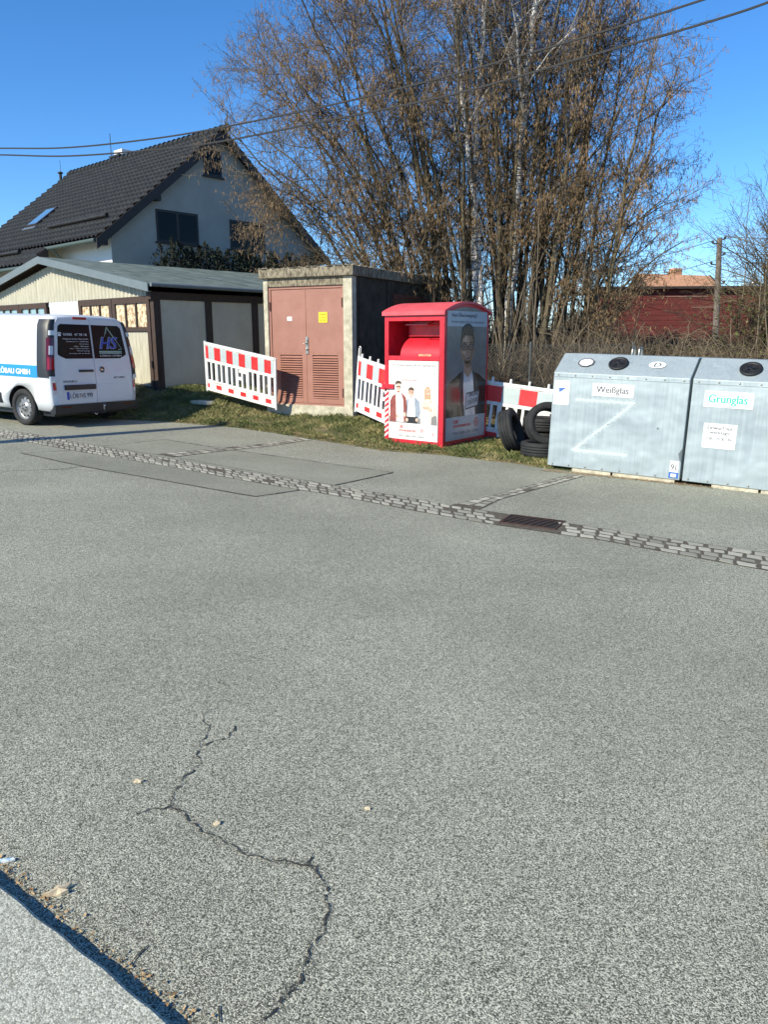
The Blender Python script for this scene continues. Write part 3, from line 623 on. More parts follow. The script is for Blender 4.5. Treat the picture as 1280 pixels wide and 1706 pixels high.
# ------------------------------------------------------------------ conifer hedge in front of the gable
def leafcards(name, C, size, m, parent, asp=.45, droop=0., vert=1.):
    N = len(C); a = rng.normal(size=(N, 3)); a[:, 2] = a[:, 2]*vert-droop; a = nrm(a); b = nrm(np.cross(a, rng.normal(size=(N, 3))))
    s = size[:, None] if hasattr(size, '__len__') else size; a = a*s; b = b*s*asp
    V = np.stack([C-a, C-b, C+a, C+b], 1).reshape(-1, 3); return fastmesh(name, V, np.arange(4*N).reshape(-1, 4), m, parent)
hd = thing('hedge', 'row of dark evergreen conifers below the gable windows of the white house', 'hedge', HM@Matrix.Translation((1.3, 0, 0)))
tips = []; stems = []
for k in range(56):
    y = .65+k*.115+random.uniform(-.04, .04); t = 3.5+random.uniform(-.12, .12)+.08*math.sin(k*.5)-(.5 if k < 3 else 0); x = random.uniform(-.25, .25); stems.append([(x, y, -.5), (x, y, t*.5), (x, y, t)])
    for z in np.linspace(1.2, t, 420): r = .36*(1-max(0, (z-t+.5)/.5))**.9+.012; tips.append((x+random.gauss(0, r*.6), y+random.gauss(0, r*.5), z+random.uniform(0, .05)))
T = Tubes(); S = np.array(stems); T.add(S, np.tile([.04, .03, .008], (len(S), 1))); T.build('trunk', M_TIMBER, hd)
leafcards('foliage', np.array(tips), rng.uniform(.04, .08, len(tips)), M_CONIF, hd, .35, vert=2.2)
# ------------------------------------------------------------------ far right: red shed, tiled house, pole
M_RED = mat('dark_red_boards', (.075, .012, .010), .85, col2=(.14, .022, .017), scale=3, stretch=(.5, .5, 3))
M_ORT = mat('orange_tile', (.42, .2, .1), .8, col2=(.62, .34, .2), scale=8)
rs = thing('red_barn', 'long dark red boarded shed beyond the brambles', 'shed', frame((9.9, 36, 1.0), (1, -.1, 0)))
m = MB(); m.box(0, 9.5, 0, 5, .45, 2.75, M_RED)
for k in range(10): m.box(-.01, 9.51, -.015, -.002, .5+k*.225, .5+k*.225+.215, M_RED)
m.build('wall', rs); m = MB(); m.box(.02, 9.48, .02, 4.9, -1.5, .449, M_BROWN); m.build('base', rs)
m = MB(); m.box(-.3, 9.8, -.3, 5.2, 2.753, 2.86, M_BROWN); m.build('roof', rs)
m = MB()
for (x0, x1, z) in ((2.9, 5.2, .53), (2.5, 4.6, 2.42), (3.9, 4.9, 1.95)): m.box(x0, x1, -.045, -.032, z, z+.03, mat('pale_batten', (.26, .16, .13), .8))
m.split('batten', rs)
oh = thing('tiled_house', 'distant house with sunlit orange tiled roof above the red shed', 'house', frame((21.5, 62, 1.5), (.94, .34, 0)))
m = MB(); m.prism([(0, -2), (5, -2), (5, 3.1), (2.5, 5.0), (0, 3.1)], 'x', 0, 6.5, mat('brown_gable', (.09, .055, .04), .9, col2=(.15, .1, .07), scale=4)); m.build('wall', oh)
m = MB()
for s in (0, 1):
    y0 = -.4 if s == 0 else 5.4; m.raw([(-.3, y0, 2.9), (6.9, y0, 2.9), (6.9, 2.5, 5.15), (-.3, 2.5, 5.15)], [(0, 1, 2, 3)], M_ORT)
for x in (6.9,):
    m.tube([(x, -.4, 2.9), (x, 2.5, 5.15)], .08, M_BROWN, 5); m.tube([(x, 5.4, 2.9), (x, 2.5, 5.15)], .08, M_BROWN, 5)
m.build('roof', oh); m = MB(); m.box(3.6, 4.4, 2.9, 3.6, 4.3, 5.7, M_ORT); m.build('chimney', oh)
M_POLE = mat('grey_pole_wood', (.12, .10, .085), .9, col2=(.22, .19, .16), scale=4, stretch=(6, 6, .6), bump=.4)
pt = P(1200, 396, 33); pb = P(1192, 600, 33); pb.z = .3
pp = thing('utility_pole', 'wooden telegraph pole leaning slightly in front of the red shed', 'pole', Matrix.Translation(pb))
dv = pt-pb; m = MB(); m.tube([(0, 0, 0), tuple(dv)], [.14, .10], M_POLE, 12); m.build('pole', pp)
m = MB(); wp = []
for (f, sx) in ((.955, -.28), (.80, -.30), (.985, .22), (.87, .22), (.66, .25)):
    b = dv*f; e = b+Vector((sx, 0, .02)); m.tube([b, e], .025, M_INK, 6); m.lathe([(.03, 0), (.06, .05), (.045, .1), (0, .13)], M_INK, e, 'z', 8); wp.append((e+Vector((0, 0, .1)), sx))
m.split('insulator', pp)
for i, (e, sx) in enumerate(wp):
    a = pb+e; b = a+Vector((-14, 10, -2.2+i*.2)) if sx < 0 else a+Vector((16, -6, .6-.1*i)); pts = [a.lerp(b, t/12)+Vector((0, 0, -2.2*(t/12)*(1-t/12))) for t in range(13)]; m = MB(); m.tube([pts[0]+(p-pts[0]) for p in pts], .012, M_INK, 4)
    o = m.build('overhead_wire'); nm = ['topmost thin wire running left from the telegraph pole', 'lower thin wire running left from the telegraph pole', 'topmost thin wire running right from the telegraph pole', 'middle thin wire running right from the telegraph pole', 'lowest thin wire running right from the telegraph pole']
    tag(o, nm[i], 'wire', 'thin wires on the telegraph pole')
# pole beside the street, left of the frame, whose shadow crosses the road
sp = thing('utility_pole', 'wooden pole left of the picture that throws the long shadow by the van', 'pole', Matrix.Translation((-10.2, 6.9, plane(-10.2, 6.9))))
m = MB(); m.tube([(0, 0, -.1), (-.62, 1.1, 7.0)], [.20, .15], M_POLE, 12); m.build('pole', sp)
# ------------------------------------------------------------------ two overhead cables
def cable(px, rad, label, dY=0):
    A, B = Vector((-9, 19.6+dY)), Vector((5.1, 11.5+dY)); pts = []
    for (x, y) in px:
        a, dy, dz = ray(x, y); k = a/dy; d = B-A   # point on AB with x = k*y
        t = (k*A.y-A.x)/(d.x-k*d.y); q = A+d*t; pts.append(Vector((q.x, q.y, CZ+dz/dy*q.y)))
    # smooth + extend both ends
    e0 = pts[0]*2-pts[2]; e1 = pts[-1]+(pts[-1]-pts[-2])*1.0
    pts = [pts[0]+(pts[0]-pts[1])*3+Vector((0, 0, .5)), pts[0]+(pts[0]-pts[1])*1.+Vector((0, 0, .1))]+pts+[pts[-1]+(pts[-1]-pts[-2])*.6+Vector((0, 0, .1)), pts[-1]+(pts[-1]-pts[-2])*1.3+Vector((0, 0, .35))]
    cu = []
    for i in range(1, len(pts)-2):
        for k in range(10):
            t = k/10; p0, p1, p2, p3 = pts[i-1:i+3]
            cu.append(.5*((2*p1)+(p2-p0)*t+(2*p0-5*p1+4*p2-p3)*t*t+(3*p1-p0-3*p2+p3)*t**3))
    m = MB(); L = 0; s1 = []; s2 = []
    for i, p in enumerate(cu):
        for sgn, lst in ((1, s1), (-1, s2)):
            lst.append(p+Vector((0, 0, sgn*rad*.8)))
    m.tube(s1, rad, M_INK, 6); m.tube(s2, rad, M_INK, 6); o = m.build('overhead_cable'); tag(o, label, 'cable', 'thick black overhead cables')
cable([(-100, 248), (0, 247), (110, 246), (240, 233), (360, 214), (560, 173), (760, 123), (1000, 54), (1171, 0), (1290, -40)], .009, 'upper of the two thick black cables crossing the sky')
cable([(-100, 257), (0, 258), (110, 260), (240, 251), (360, 237), (560, 198), (760, 156), (1000, 88), (1150, 46), (1280, 4)], .009, 'lower of the two thick black cables crossing the sky', -.6)
# ------------------------------------------------------------------ trees
M_BARK = mat('hazel_bark', (.045, .036, .022), .9, col2=(.17, .14, .08), scale=3, stretch=(3, 3, 1), bump=.3)
M_TWIG = mat('twig_bark', (.05, .036, .025), .85, col2=(.20, .15, .08), scale=1.2)
M_CANE = mat('cane_bark', (.07, .054, .036), .85, col2=(.24, .19, .13), scale=1.5)
M_CATK = mat('catkin', (.14, .085, .045), .8, col2=(.44, .29, .15), island=True, ramp=(0, 1))
M_BIRCH = mat('birch_bark', (.05, .045, .04), .7, col2=(.74, .72, .68), scale=5, stretch=(1.2, 1.2, 6), ramp=(.40, .5), bump=.2)
M_BTWIG = mat('birch_twig', (.16, .13, .115), .8, col2=(.42, .38, .34), scale=1.5)
def catkins(Pt, per, t0, Lr, r, parent, M=M_CATK, keep=1.):
    N = len(Pt)*per; PP = np.repeat(Pt, per, 0); t = rng.uniform(t0, 1, N); p, d = lerp_poly(PP, t)
    cl = np.sin(p[:, 0]*2.3+p[:, 2]*1.1)+np.sin(p[:, 2]*2.9-p[:, 1]*2)+np.sin(p[:, 0]*5.1+p[:, 2]*4.3+2)
    k = rng.random(N) < keep*np.clip(.72+.30*cl, .08, 1); p = p[k]; N = len(p)
    L = rng.uniform(*Lr, N)[:, None]; dd = nrm(np.array([0, 0, -1.])+rng.normal(size=(N, 3))*.22)
    pts = np.stack([p, p+dd*L*.25, p+dd*L*.8, p+dd*L], 1); R = np.tile(np.array([.3, 1, .9, .2])*r, (N, 1))
    T = Tubes(); T.add(pts, R, 3); return T.build('catkins', M, parent)
def hazel(bx, by, specs, label, canes=14, cane_spread=.7, cane_off=(0, 0), name='hazel_tree', group='hazel bushes with brown catkins', dens=1., cat=2, tw=1.):
    """specs: list of (dx, dy, top height) for stem ends"""
    z0 = height(bx, by)-.05; t_ = thing(name, label, 'tree', Matrix.Translation((bx, by, z0)), group)
    ends = np.array(specs, float); N = len(ends); k = 12; s = np.linspace(0, 1, k)[None, :, None]
    b = np.concatenate([rng.normal(size=(N, 2))*.35, np.zeros((N, 1))], 1)
    # stems rise first, lean out later
    hor = ends.copy(); hor[:, 2] = 0; up = np.zeros((N, 3)); up[:, 2] = ends[:, 2]
    Pt = b[:, None]+hor[:, None]*(s**1.45)+up[:, None]*(1-(1-s)**1.25)
    wob = np.cumsum(rng.normal(size=(N, k, 3))*.075, 1)*s; Pt = Pt+wob
    R0 = rng.uniform(.028, .06, N)[:, None]; R = R0*(1-s[:, :, 0])+.010
    T = Tubes(); T.add(Pt, R, 7)
    if canes:
        C0 = rng.normal(size=(canes, 3))*cane_spread; C0[:, 2] = 0; C0[:, 1] = C0[:, 1]*.6-.6+cane_off[1]; C0[:, 0] += cane_off[0]; kk = 8; ss = np.linspace(0, 1, kk)[None, :, None]; ln = np.stack([rng.normal(size=canes)*.45, rng.normal(size=canes)*.3, rng.uniform(1.4, 4.6, canes)], 1)
        cp = C0[:, None]+ln[:, None]*ss+np.cumsum(rng.normal(size=(canes, kk, 3))*.025, 1); T2 = Tubes(); cr_ = rng.uniform(.012, .026, canes)[:, None]*(1-ss[:, :, 0]*.7); T2.add(cp, cr_, 5)
        a1, r1 = sprout(cp, cr_, 5, .3, 1, (15, 50), .3, 1.1, 4, .05, .12); T2.add(a1, r1, 3); T2.build('cane', M_CANE, t_)
    T.build('trunk', M_BARK, t_)
    T = Tubes()
    B1, r1 = sprout(Pt, R, int(14*dens), .22, 1, (22, 62), 1.0, 2.7, 7, .03, .13, .5, .005, .5, .03); T.add(B1, r1, 4)
    B2, r2 = sprout(B1, r1, int(9*dens), .15, 1, (25, 62), .45, 1.3, 6, .02, .18, .6, .003, .5, .012); T.add(B2, r2, 3)
    B3, r3 = sprout(B2, r2, 7, .1, 1, (25, 65), .15, .5, 4, -.03, .2, .7, .0022*tw, .4, .006); T.add(B3, r3, 3)
    T.build('crown', M_TWIG, t_)
    if cat: catkins(np.concatenate([B3]), cat, .3, (.04, .09), .0055, t_)
    return t_
def fan(n, dx, h, dy=(-1.6, 1.6)):
    return [(random.uniform(*dx), random.uniform(*dy), random.uniform(*h)) for _ in range(n)]
hazel(.9, 17.6, [(-3.7, -.6, 5.9), (-3.6, .2, 6.8), (-3.3, -.8, 7.0), (-2.9, .4, 7.5), (-2.6, -.6, 8.2), (-3.5, .3, 5.0), (-2.9, -.3, 3.9), (-2.0, .6, 8.8), (-3.8, .1, 6.3), (-2.7, .9, 5.4), (-2.2, -1, 6.3), (-1.3, .2, 9.2), (-3.0, .0, 6.9), (-1.8, -.5, 7.6)], 'leftmost hazel with long boughs arching left over the concrete kiosk', canes=30, cat=2, dens=1.1, cane_off=(.75, .9))
hazel(1.8, 17.9, fan(13, (-3.4, -.2), (6.5, 10)), 'hazel left of the white birches, just right of the kiosk', canes=36, cat=2)
hazel(2.7, 18.1, fan(12, (-2.2, 2.0), (7, 10.5)), 'dense upright hazel behind the red clothes bank and the birches', canes=36, cat=2)
hazel(3.4, 17.7, fan(13, (.0, 2.2), (7, 10.5)), 'hazel right of the birches with thickly hanging brown catkins', canes=50, cat=3)
hazel(4.0, 17.3, [(1.5, -.4, 6.6), (1.1, .6, 7.4), (1.9, .2, 5.4), (2.1, -.2, 4.3), (.8, .5, 8.4), (1.0, -.6, 8.9), (2.4, -.3, 3.6), (.9, .2, 7.0), (1.7, .7, 4.6)], 'rightmost hazel with thin boughs arching right over the glass containers', canes=16, cat=3, dens=.9, cane_spread=.5)
def birch(pts, label, r0):
    """pts: pixel trace with depth"""
    W3 = [P(*p) for p in pts]; b = W3[0].copy(); b.z = height(b.x, b.y)-.05
    d = (W3[-1]-W3[-2]); W3 = [b]+W3[1:]+[W3[-1]+d.normalized()*2.2+Vector((0, 0, .3)), W3[-1]+d.normalized()*4.2+Vector((0, 0, .9))]
    t_ = thing('birch_tree', label, 'tree', Matrix.Translation(b), 'white barked birches in the clump')
    poly = []; 
    for i in range(len(W3)-1):
        for k in range(6): poly.append(W3[i].lerp(W3[i+1], k/6)-b+Vector((random.gauss(0, .025), random.gauss(0, .025), 0)))
    poly.append(W3[-1]-b); A = np.array([[tuple(p) for p in poly]]); k = A.shape[1]; R = np.linspace(r0, .02, k)[None]
    T = Tubes(); T.add(A, R, 12); B1, r1 = sprout(A, R, 22, .35, .95, (25, 60), 1.4, 3.2, 8, .04, .12, .42, .006, .5, .03); T.add(B1[:9], r1[:9], 5); T.build('trunk', M_BIRCH, t_)
    T = Tubes(); T.add(B1[9:], r1[9:], 4); B2, r2 = sprout(B1, r1, 7, .2, 1, (25, 60), .5, 1.4, 6, -.06, .15, .6, .003, .5, .01); T.add(B2, r2, 3)
    B3, r3 = sprout(B2, r2, 6, .2, 1, (20, 60), .3, .9, 5, -.18, .12, .7, .002, .4, .004); T.add(B3, r3, 3); T.build('crown', M_BTWIG, t_)
birch([(802, 560, 17.3), (798, 420, 17.3), (790, 340, 17.3), (768, 150, 17.3), (757, -20, 17.3)], 'birch with the leftmost white trunk, leaning left', .068)
birch([(800, 560, 17.4), (793, 400, 17.4), (790, 300, 17.4), (796, 150, 17.4), (812, -20, 17.4)], 'birch with the middle white trunk, the straightest of the clump', .075)
birch([(845, 560, 17.4), (856, 400, 17.4), (866, 250, 17.4), (880, 120, 17.4), (897, -20, 17.4)], 'birch with the rightmost white trunk, leaning right', .10)
# ------------------------------------------------------------------ bramble and undergrowth
def tangle(name, n, xr, yr, hr, arch, m, label, cat, kind='stuff', leaves=None, rad=(.004, .010)):
    x = rng.uniform(*xr, n); y = rng.uniform(*yr, n); z = np.array([height(a, b) for a, b in zip(x, y)])-.05
    h = rng.uniform(*hr, n)*(np.where(x > 7, .9, np.where(x > 5.2, 1.0, 1.15)) if name == 'brambles' else np.where(x > 5.5, .75, 1.)); a = rng.uniform(0, 6.28, n); ln = rng.uniform(*arch, n); k = 9; s = np.linspace(0, 1, k)[None]
    X = x[:, None]+np.cos(a)[:, None]*ln[:, None]*s**1.3; Y = y[:, None]+np.sin(a)[:, None]*ln[:, None]*s**1.3; Z = z[:, None]+h[:, None]*np.sin(s*(1.2+rng.random((n, 1))*1.4))
    Pt = np.stack([X, Y, Z], 2)+np.cumsum(rng.normal(size=(n, k, 3))*.025, 1); R = rng.uniform(*rad, n)[:, None]*(1-.6*s); T = Tubes(); T.add(Pt, R, 4)
    B, r = sprout(Pt, R, 4, .2, 1, (20, 70), .2, .8, 4, 0, .2, .6, .002); T.add(B, r, 3)
    o = T.build(name, m); tag(o, label, cat, kind=kind); return Pt
M_BRAM = mat('bramble_stem', (.055, .040, .024), .85, col2=(.25, .195, .125), scale=.9)
M_DARKW = mat('dark_brush', (.03, .022, .014), .9, col2=(.10, .075, .05), scale=.8)
tangle('brambles', 2100, (3.2, 12), (13.5, 19), (.8, 1.75), (.3, 1.6), M_BRAM, 'tangle of tan bare bramble stems behind the glass containers', 'brambles')
tangle('undergrowth', 2600, (-.4, 9), (18.8, 23), (1.1, 2.3), (.1, .9), M_DARKW, 'dark leafless brushwood behind the hazel trunks', 'undergrowth', rad=(.008, .02))
tangle('brushwood', 1500, (.6, 5.5), (15.6, 18.5), (.4, 1.5), (.2, .9), M_DARKW, 'low brushwood between the hazel stems behind the barrier', 'brushwood', rad=(.004, .011))
# dense far hedge behind the undergrowth
C = []; n = 26000
cx = rng.uniform(-1, 13.5, n); cy = rng.uniform(22.6, 24.8, n); top = 2.0+.35*np.sin(cx*1.3)+.25*np.sin(cx*3.1+1)-.04*cx; cz = .1+top*np.where(cx > 6.5, .62, 1.)*rng.random(n)**.7
o = leafcards('far_hedge', np.stack([cx, cy, cz], 1), rng.uniform(.05, .13, n), mat('dull_hedge', (.012, .013, .006), .9, col2=(.05, .045, .022), island=True, ramp=(0, 1)), None, .6); tag(o, 'dull dark hedge behind the brushwood', 'hedge', kind='stuff')
# right edge shrub with some evergreen leaves
sh = hazel(8.2, 16.0, fan(24, (-.9, 1.4), (2.0, 4.4), (-.8, .8)), 'tall bare shrub at the right edge behind the second glass container', canes=24, name='bare_shrub', group=None, cat=0, dens=.75, cane_spread=.7)
n = 2600; c = np.stack([rng.normal(0, .9, n), rng.normal(0, .5, n), rng.uniform(.4, 2.6, n)], 1)
leafcards('ivy', c, rng.uniform(.02, .045, n), mat('olive_leaf', (.05, .06, .012), .7, col2=(.14, .15, .04), island=True, ramp=(0, 1)), sh, .6)
# distant evergreen and bare tree
for (px_, Y_, h_, w_, lb) in ((1172, 75, 5.2, 2.2, 'rounded bare tree on the horizon right of the orange roof'), (1052, 66, 4.2, 1.6, 'small bare tree on the horizon left of the orange roof')):
    x = xat(px_, Y_); t_ = thing('bare_tree', lb, 'tree', Matrix.Translation((x, Y_, 1.2))); S = np.array([[(0, 0, 0), (random.uniform(-w_, w_)*.3, random.uniform(-w_, w_)*.3, h_*.5), (random.uniform(-w_, w_), random.uniform(-w_, w_), h_*random.uniform(.7, 1))] for _ in range(9)]); R = np.tile([.12, .07, .02], (9, 1))
    T = Tubes(); T.add(S, R, 5); T.build('trunk', M_TWIG, t_); T = Tubes(); a1, r1 = sprout(S, R, 14, .3, 1, (20, 60), .7, 1.8, 5, .02, .15, .5, .01); T.add(a1, r1, 3); a2, r2 = sprout(a1, r1, 8, .2, 1, (20, 60), .3, .9, 4, 0, .2, .6, .006); T.add(a2, r2, 3); T.build('crown', M_TWIG, t_)
# concrete fence post and chain link fence
cpz = P(993, 490, 18.5); m = MB(); m.box(-.06, .06, -.06, .06, 0, cpz.z-.3, M_CONC); m.tube([(0, 0, cpz.z-.31), (0, .0, cpz.z-.12)], .03, M_CONC, 6); o = m.build('fence_post', None, .01, Matrix.Translation((cpz.x, 18.5, .3))); tag(o, 'pale concrete post standing in the brambles left of the red shed', 'post')
fm = frame((.9, 14.6, height(.9, 14.6)), (.985, -.16, 0)); fe = thing('chain_link_fence', 'grey chain link fence behind the right barrier', 'fence', fm)
M_WIRE = mat('fence_wire', (.16, .17, .16), .5, metal=.7)
pl = []; FH, FL = 1.42, 3.6; g = .062
for k in range(int((FL+FH)/g)):
    u = k*g
    for s in (1, -1):
        a = u if s > 0 else u-FH; b = a-FH*s
        p0 = [(u, 0), (u-FH, FH)] if s > 0 else [(u-FH, 0), (u, FH)]
        (x0, z0_), (x1, z1_) = p0
        def clip(x0, z0, x1, z1):
            pts = []
            for lim in (0, FL):
                pass
            t0, t1 = 0., 1.
            dx = x1-x0
            for lim, sg in ((0, 1), (FL, -1)):
                tt = (lim-x0)/dx
                if (dx*sg) > 0: t0 = max(t0, tt)
                else: t1 = min(t1, tt)
            if t0 >= t1: return None
            return (x0+dx*t0, z0+(z1-z0)*t0, x0+dx*t1, z0+(z1-z0)*t1)
        c = clip(x0, z0_, x1, z1_)
        if c: pl.append([(c[0], .004*s, c[1]+.03), (c[2], .004*s, c[3]+.03)])
pl += [[(0, 0, FH+.03), (FL, 0, FH+.03)], [(0, 0, .03), (FL, 0, .03)]]
T = Tubes(); A = np.array(pl); T.add(A, np.full(A.shape[:2], .0026), 3); T.build('mesh', M_WIRE, fe)
for x in (0, 1.8, 3.6):
    m = MB(); m.tube([(x, .03, -.2), (x, .03, FH+.08)], .024, M_WIRE, 8); m.build('post', fe)
# ------------------------------------------------------------------ plastic barriers
M_BWH = mat('barrier_white', (.55, .54, .49), .45, col2=(.82, .82, .79), scale=7, ramp=(.30, .5))
M_BRED = mat('barrier_red', (.72, .03, .035), .4, col2=(.78, .05, .05), scale=5)
M_BGREY = mat('reflective_white', (.45, .52, .52), .35, col2=(.52, .59, .59), scale=6)
def barrier(M, w, label, pegs, reds, phase, hook=False, feet=True):
    t_ = thing('barrier', label, 'barrier', M, 'red and white plastic barriers'); h = 1.0
    m = MB(); d = .025
    m.box(0, w, -d, d, .93, .985, M_BWH)      # top rail
    m.box(0, w, -d, d, .60, .645, M_BWH); m.box(0, w, -d, d, .0, .035, M_BWH); m.box(0, w, -d, d, .19, .225, M_BWH)
    m.box(0, w, -.012, .012, .645, .93, M_BWH); m.box(0, w, -.012, .012, .035, .19, M_BWH)
    n = 13; gap = w/n
    for k in range(n+1):
        x = k*gap; ww = .075 if k % 2 == 0 else .045; x0, x1 = max(0, x-ww/2), min(w, x+ww/2); m.box(x0, x1, -.016, .016, .225, .60, M_BWH)
    m.box(w*.46, w*.54, -.017, .017, .38, .44, M_BWH); m.box(w*.55-.1, w*.55+.12, -.0165, .0165, .53, .5995, M_BWH)
    m.build('panel', t_, .004)
    nb = reds*2; bw = w/(nb-1) if phase == 0 else w/nb
    m = MB(); m2 = MB(); m3 = MB()
    for side in (-1, 1):
        y0, y1 = (-.018, -.0125) if side < 0 else (.0125, .018)
        for k in range(nb+1):
            x0 = k*bw-(bw/2 if phase == 0 else 0); x1 = x0+bw; x0, x1 = max(.012, x0+.003), min(w-.012, x1-.003)
            if x1 <= x0+.01: continue
            (m if k % 2 == 0 else m2).box(x0, x1, y0, y1, .66, .915, M_BRED if k % 2 == 0 else M_BGREY)
            if k % 2 == 0: m3.box(x0+.01, x1-.01 if x1-x0 > .05 else x1, y0, y1, .065, .15, M_BRED)
    m.split('red_field', t_); m2.split('pale_field', t_); m3.split('red_field', t_)
    if pegs:
        for k in range(pegs):
            m = MB(); x = .1+(w-.2)*k/(pegs-1); m.tube([(x, 0, .985), (x, 0, 1.055)], [.022, .019], M_BWH, 10); m.build('peg', t_)
    m = MB(); m.tube([(-.02, 0, -.03), (-.02, 0, 1.0)], .022, M_BWH, 8); m.tube([(w+.02, 0, -.03), (w+.02, 0, .98)], .022, M_BWH, 8)
    if hook: m.tube([(-.03, 0, .95), (-.03, 0, 1.14), (-.015, 0, 1.17), (.015, 0, 1.17), (.03, 0, 1.14), (.03, 0, .98)], .009, M_BWH, 6)
    m.split('end_tube', t_); return t_
def bframe(a, b, lean=0.):
    X = (b-a).normalized(); Y = Vector((0, 0, 1)).cross(X); up = Vector((0, 0, 1))-Y.normalized()*lean; return frame(a, X, up), (b-a).length
a, b = Vector((-3.63, 16.0, .60)), Vector((-2.11, 15.0, .31)); M_, w = bframe(a, b, .16); M_ = M_.copy()
BL = barrier(M_, w, 'barrier left of the concrete kiosk, leaning down the grass bank', 0, 6, 0)
a, b = Vector((-.52, 14.3, .33)), Vector((.46, 12.75, .06)); M_, w = bframe(a, b, 0)
barrier(M_, w, 'tilted barrier half hidden behind the red clothes bank', 7, 5, 0, hook=True)
a = P(800, 731, 12.95); b = P(975, 762, 12.05); M_, w = bframe(a, b, 0)
barrier(M_, w, 'upright barrier between the red clothes bank and the glass containers', 6, 3, 1)
ft = P(338, 652, 16.1); m = MB(); m.prism([(-.28, 0), (.28, 0), (.22, .07), (-.22, .07)], 'y', -.14, .14, M_CONC); m.build('foot', BL, .01, BL.matrix_world.inverted()@Matrix.Translation((ft.x, 16.05, height(ft.x, 16.05)+.0))@Matrix.Rotation(-.6, 4, 'Z'))
# ------------------------------------------------------------------ clothes bank
M_CR = mat('bank_red', (.40, .010, .02), .45, col2=(.58, .018, .034), scale=5, ramp=(.30, .5), coat=.15, bump=.12, bscale=6)
M_CRF = mat('bank_red_faded', (.62, .075, .09), .5, col2=(.70, .11, .125), scale=3)
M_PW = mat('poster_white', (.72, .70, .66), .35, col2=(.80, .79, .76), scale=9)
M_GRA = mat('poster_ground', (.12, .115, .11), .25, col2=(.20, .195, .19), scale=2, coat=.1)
M_SIDEW = mat('shaded_poster_white', (.34, .37, .42), .25, col2=(.40, .43, .47), scale=3, coat=.1)  # poster white on the unlit side, shade put into its grey-blue tone
M_LETR = mat('letter_red', (.62, .06, .05), .5); M_LETD = mat('letter_dark', (.09, .09, .10), .5); M_SKIN = mat('print_skin', (.42, .23, .16), .4, col2=(.66, .40, .29), scale=26, ramp=(.42, .58)); M_SKIN2 = mat('print_skin_pale', (.52, .30, .21), .4, col2=(.74, .50, .38), scale=26, ramp=(.42, .58))
M_HAIR = mat('print_hair', (.05, .03, .02), .4, col2=(.12, .08, .05), scale=60); M_HAIRB = mat('print_blond', (.48, .32, .17), .4); M_JK1 = mat('print_maroon', (.20, .045, .035), .4, col2=(.32, .10, .08), scale=12); M_JK2 = mat('print_blue', (.22, .26, .32), .4, col2=(.34, .38, .43), scale=12); M_JK3 = mat('print_cream', (.58, .44, .36), .4, col2=(.72, .62, .54), scale=12)
M_BLKP = mat('print_black', (.03, .03, .033), .4); M_JKD = mat('print_dark_jacket', (.02, .017, .015), .2, col2=(.04, .034, .03), scale=8, coat=.2); M_TSH = mat('print_shirt', (.56, .54, .55), .15, coat=.3); M_SKD = mat('print_tan_skin', (.34, .19, .12), .25, col2=(.42, .25, .165), scale=9, coat=.1); M_HD = mat('print_brown_hair', (.04, .022, .012), .25, col2=(.09, .05, .028), scale=20)
M_GREYL = mat('letter_grey', (.22, .21, .20), .5)
cb = thing('clothes_bank', 'red metal clothes collection bank with white posters and open hatch', 'clothes bank', frame((.91-.78*1.14, 11.84+.62*1.14, plane(.4, 12.2)+.03), (.78, -.62, 0)))
CW, CDp, CH = 1.14, 1.27, 2.06; t = .07
def arch(y): q = (y-CDp/2)/(CDp/2); return CH+.13*(1-q*q)
sp_ = [(0, 0)]; N = 16
sideP = [(0, 0), (CDp, 0)]+[(CDp*(1-k/N), arch(CDp*(1-k/N))) for k in range(N+1)]
m = MB()
m.prism(sideP, 'x', CW-.03, CW, M_CR); m.prism(sideP, 'x', 0, .03, M_CR); m.box(.03, CW-.03, CDp-.03, CDp, 0, CH, M_CR); m.box(.03, CW-.03, .03, CDp-.03, .02, .05, M_CR)
m.box(.03, CW-.03, .02, .03, .08, 1.36, M_CR)
# front frame
m.box(.0305, .075, -.012, .02, 0, CH, M_CR); m.box(CW-.085, CW-.0305, -.012, .02, 0, CH, M_CR); m.box(-.003, .03, -.012, -.001, 0, CH, M_CR); m.box(CW-.03, CW+.003, -.012, -.001, 0, CH, M_CR)
m.box(.075, CW-.085, -.012, .02, 1.33, 1.40, M_CR); m.box(.075, CW-.085, -.012, .02, 0, .085, M_CR); m.box(.075, CW-.085, -.012, .02, 1.93, CH, M_CR)
m.build('body', cb, .004)
m = MB(); vs = []   # arched roof sheet with overhang
for k in range(N+1):
    y = -.05+(CDp+.1)*k/N; z = arch(min(max(y, 0), CDp))-.0+(0 if 0 <= y <= CDp else -.02)
    vs += [(-.03, y, z), (CW+.03, y, z), (CW+.03, y, z+.035), (-.03, y, z+.035)]
m.raw(vs, [(4*k+a, 4*k+4+a, 4*k+4+(a+1) % 4, 4*k+(a+1) % 4) for k in range(N) for a in range(4)]+[(0, 1, 2, 3), (4*N+3, 4*N+2, 4*N+1, 4*N)], M_CRF, False)
m.box(-.028, CW+.028, -.052, -.046, CH-.045, CH-.003, M_CRF); m.build('roof', cb)
m = MB(); m.box(.05, CW-.07, .55, .56, 1.36, CH, M_CR); m.box(.05, .06, .03, .55, 1.36, CH, M_CR); m.box(CW-.09, CW-.08, .03, .55, 1.36, CH, M_CR); m.build('hatch_lining', cb)
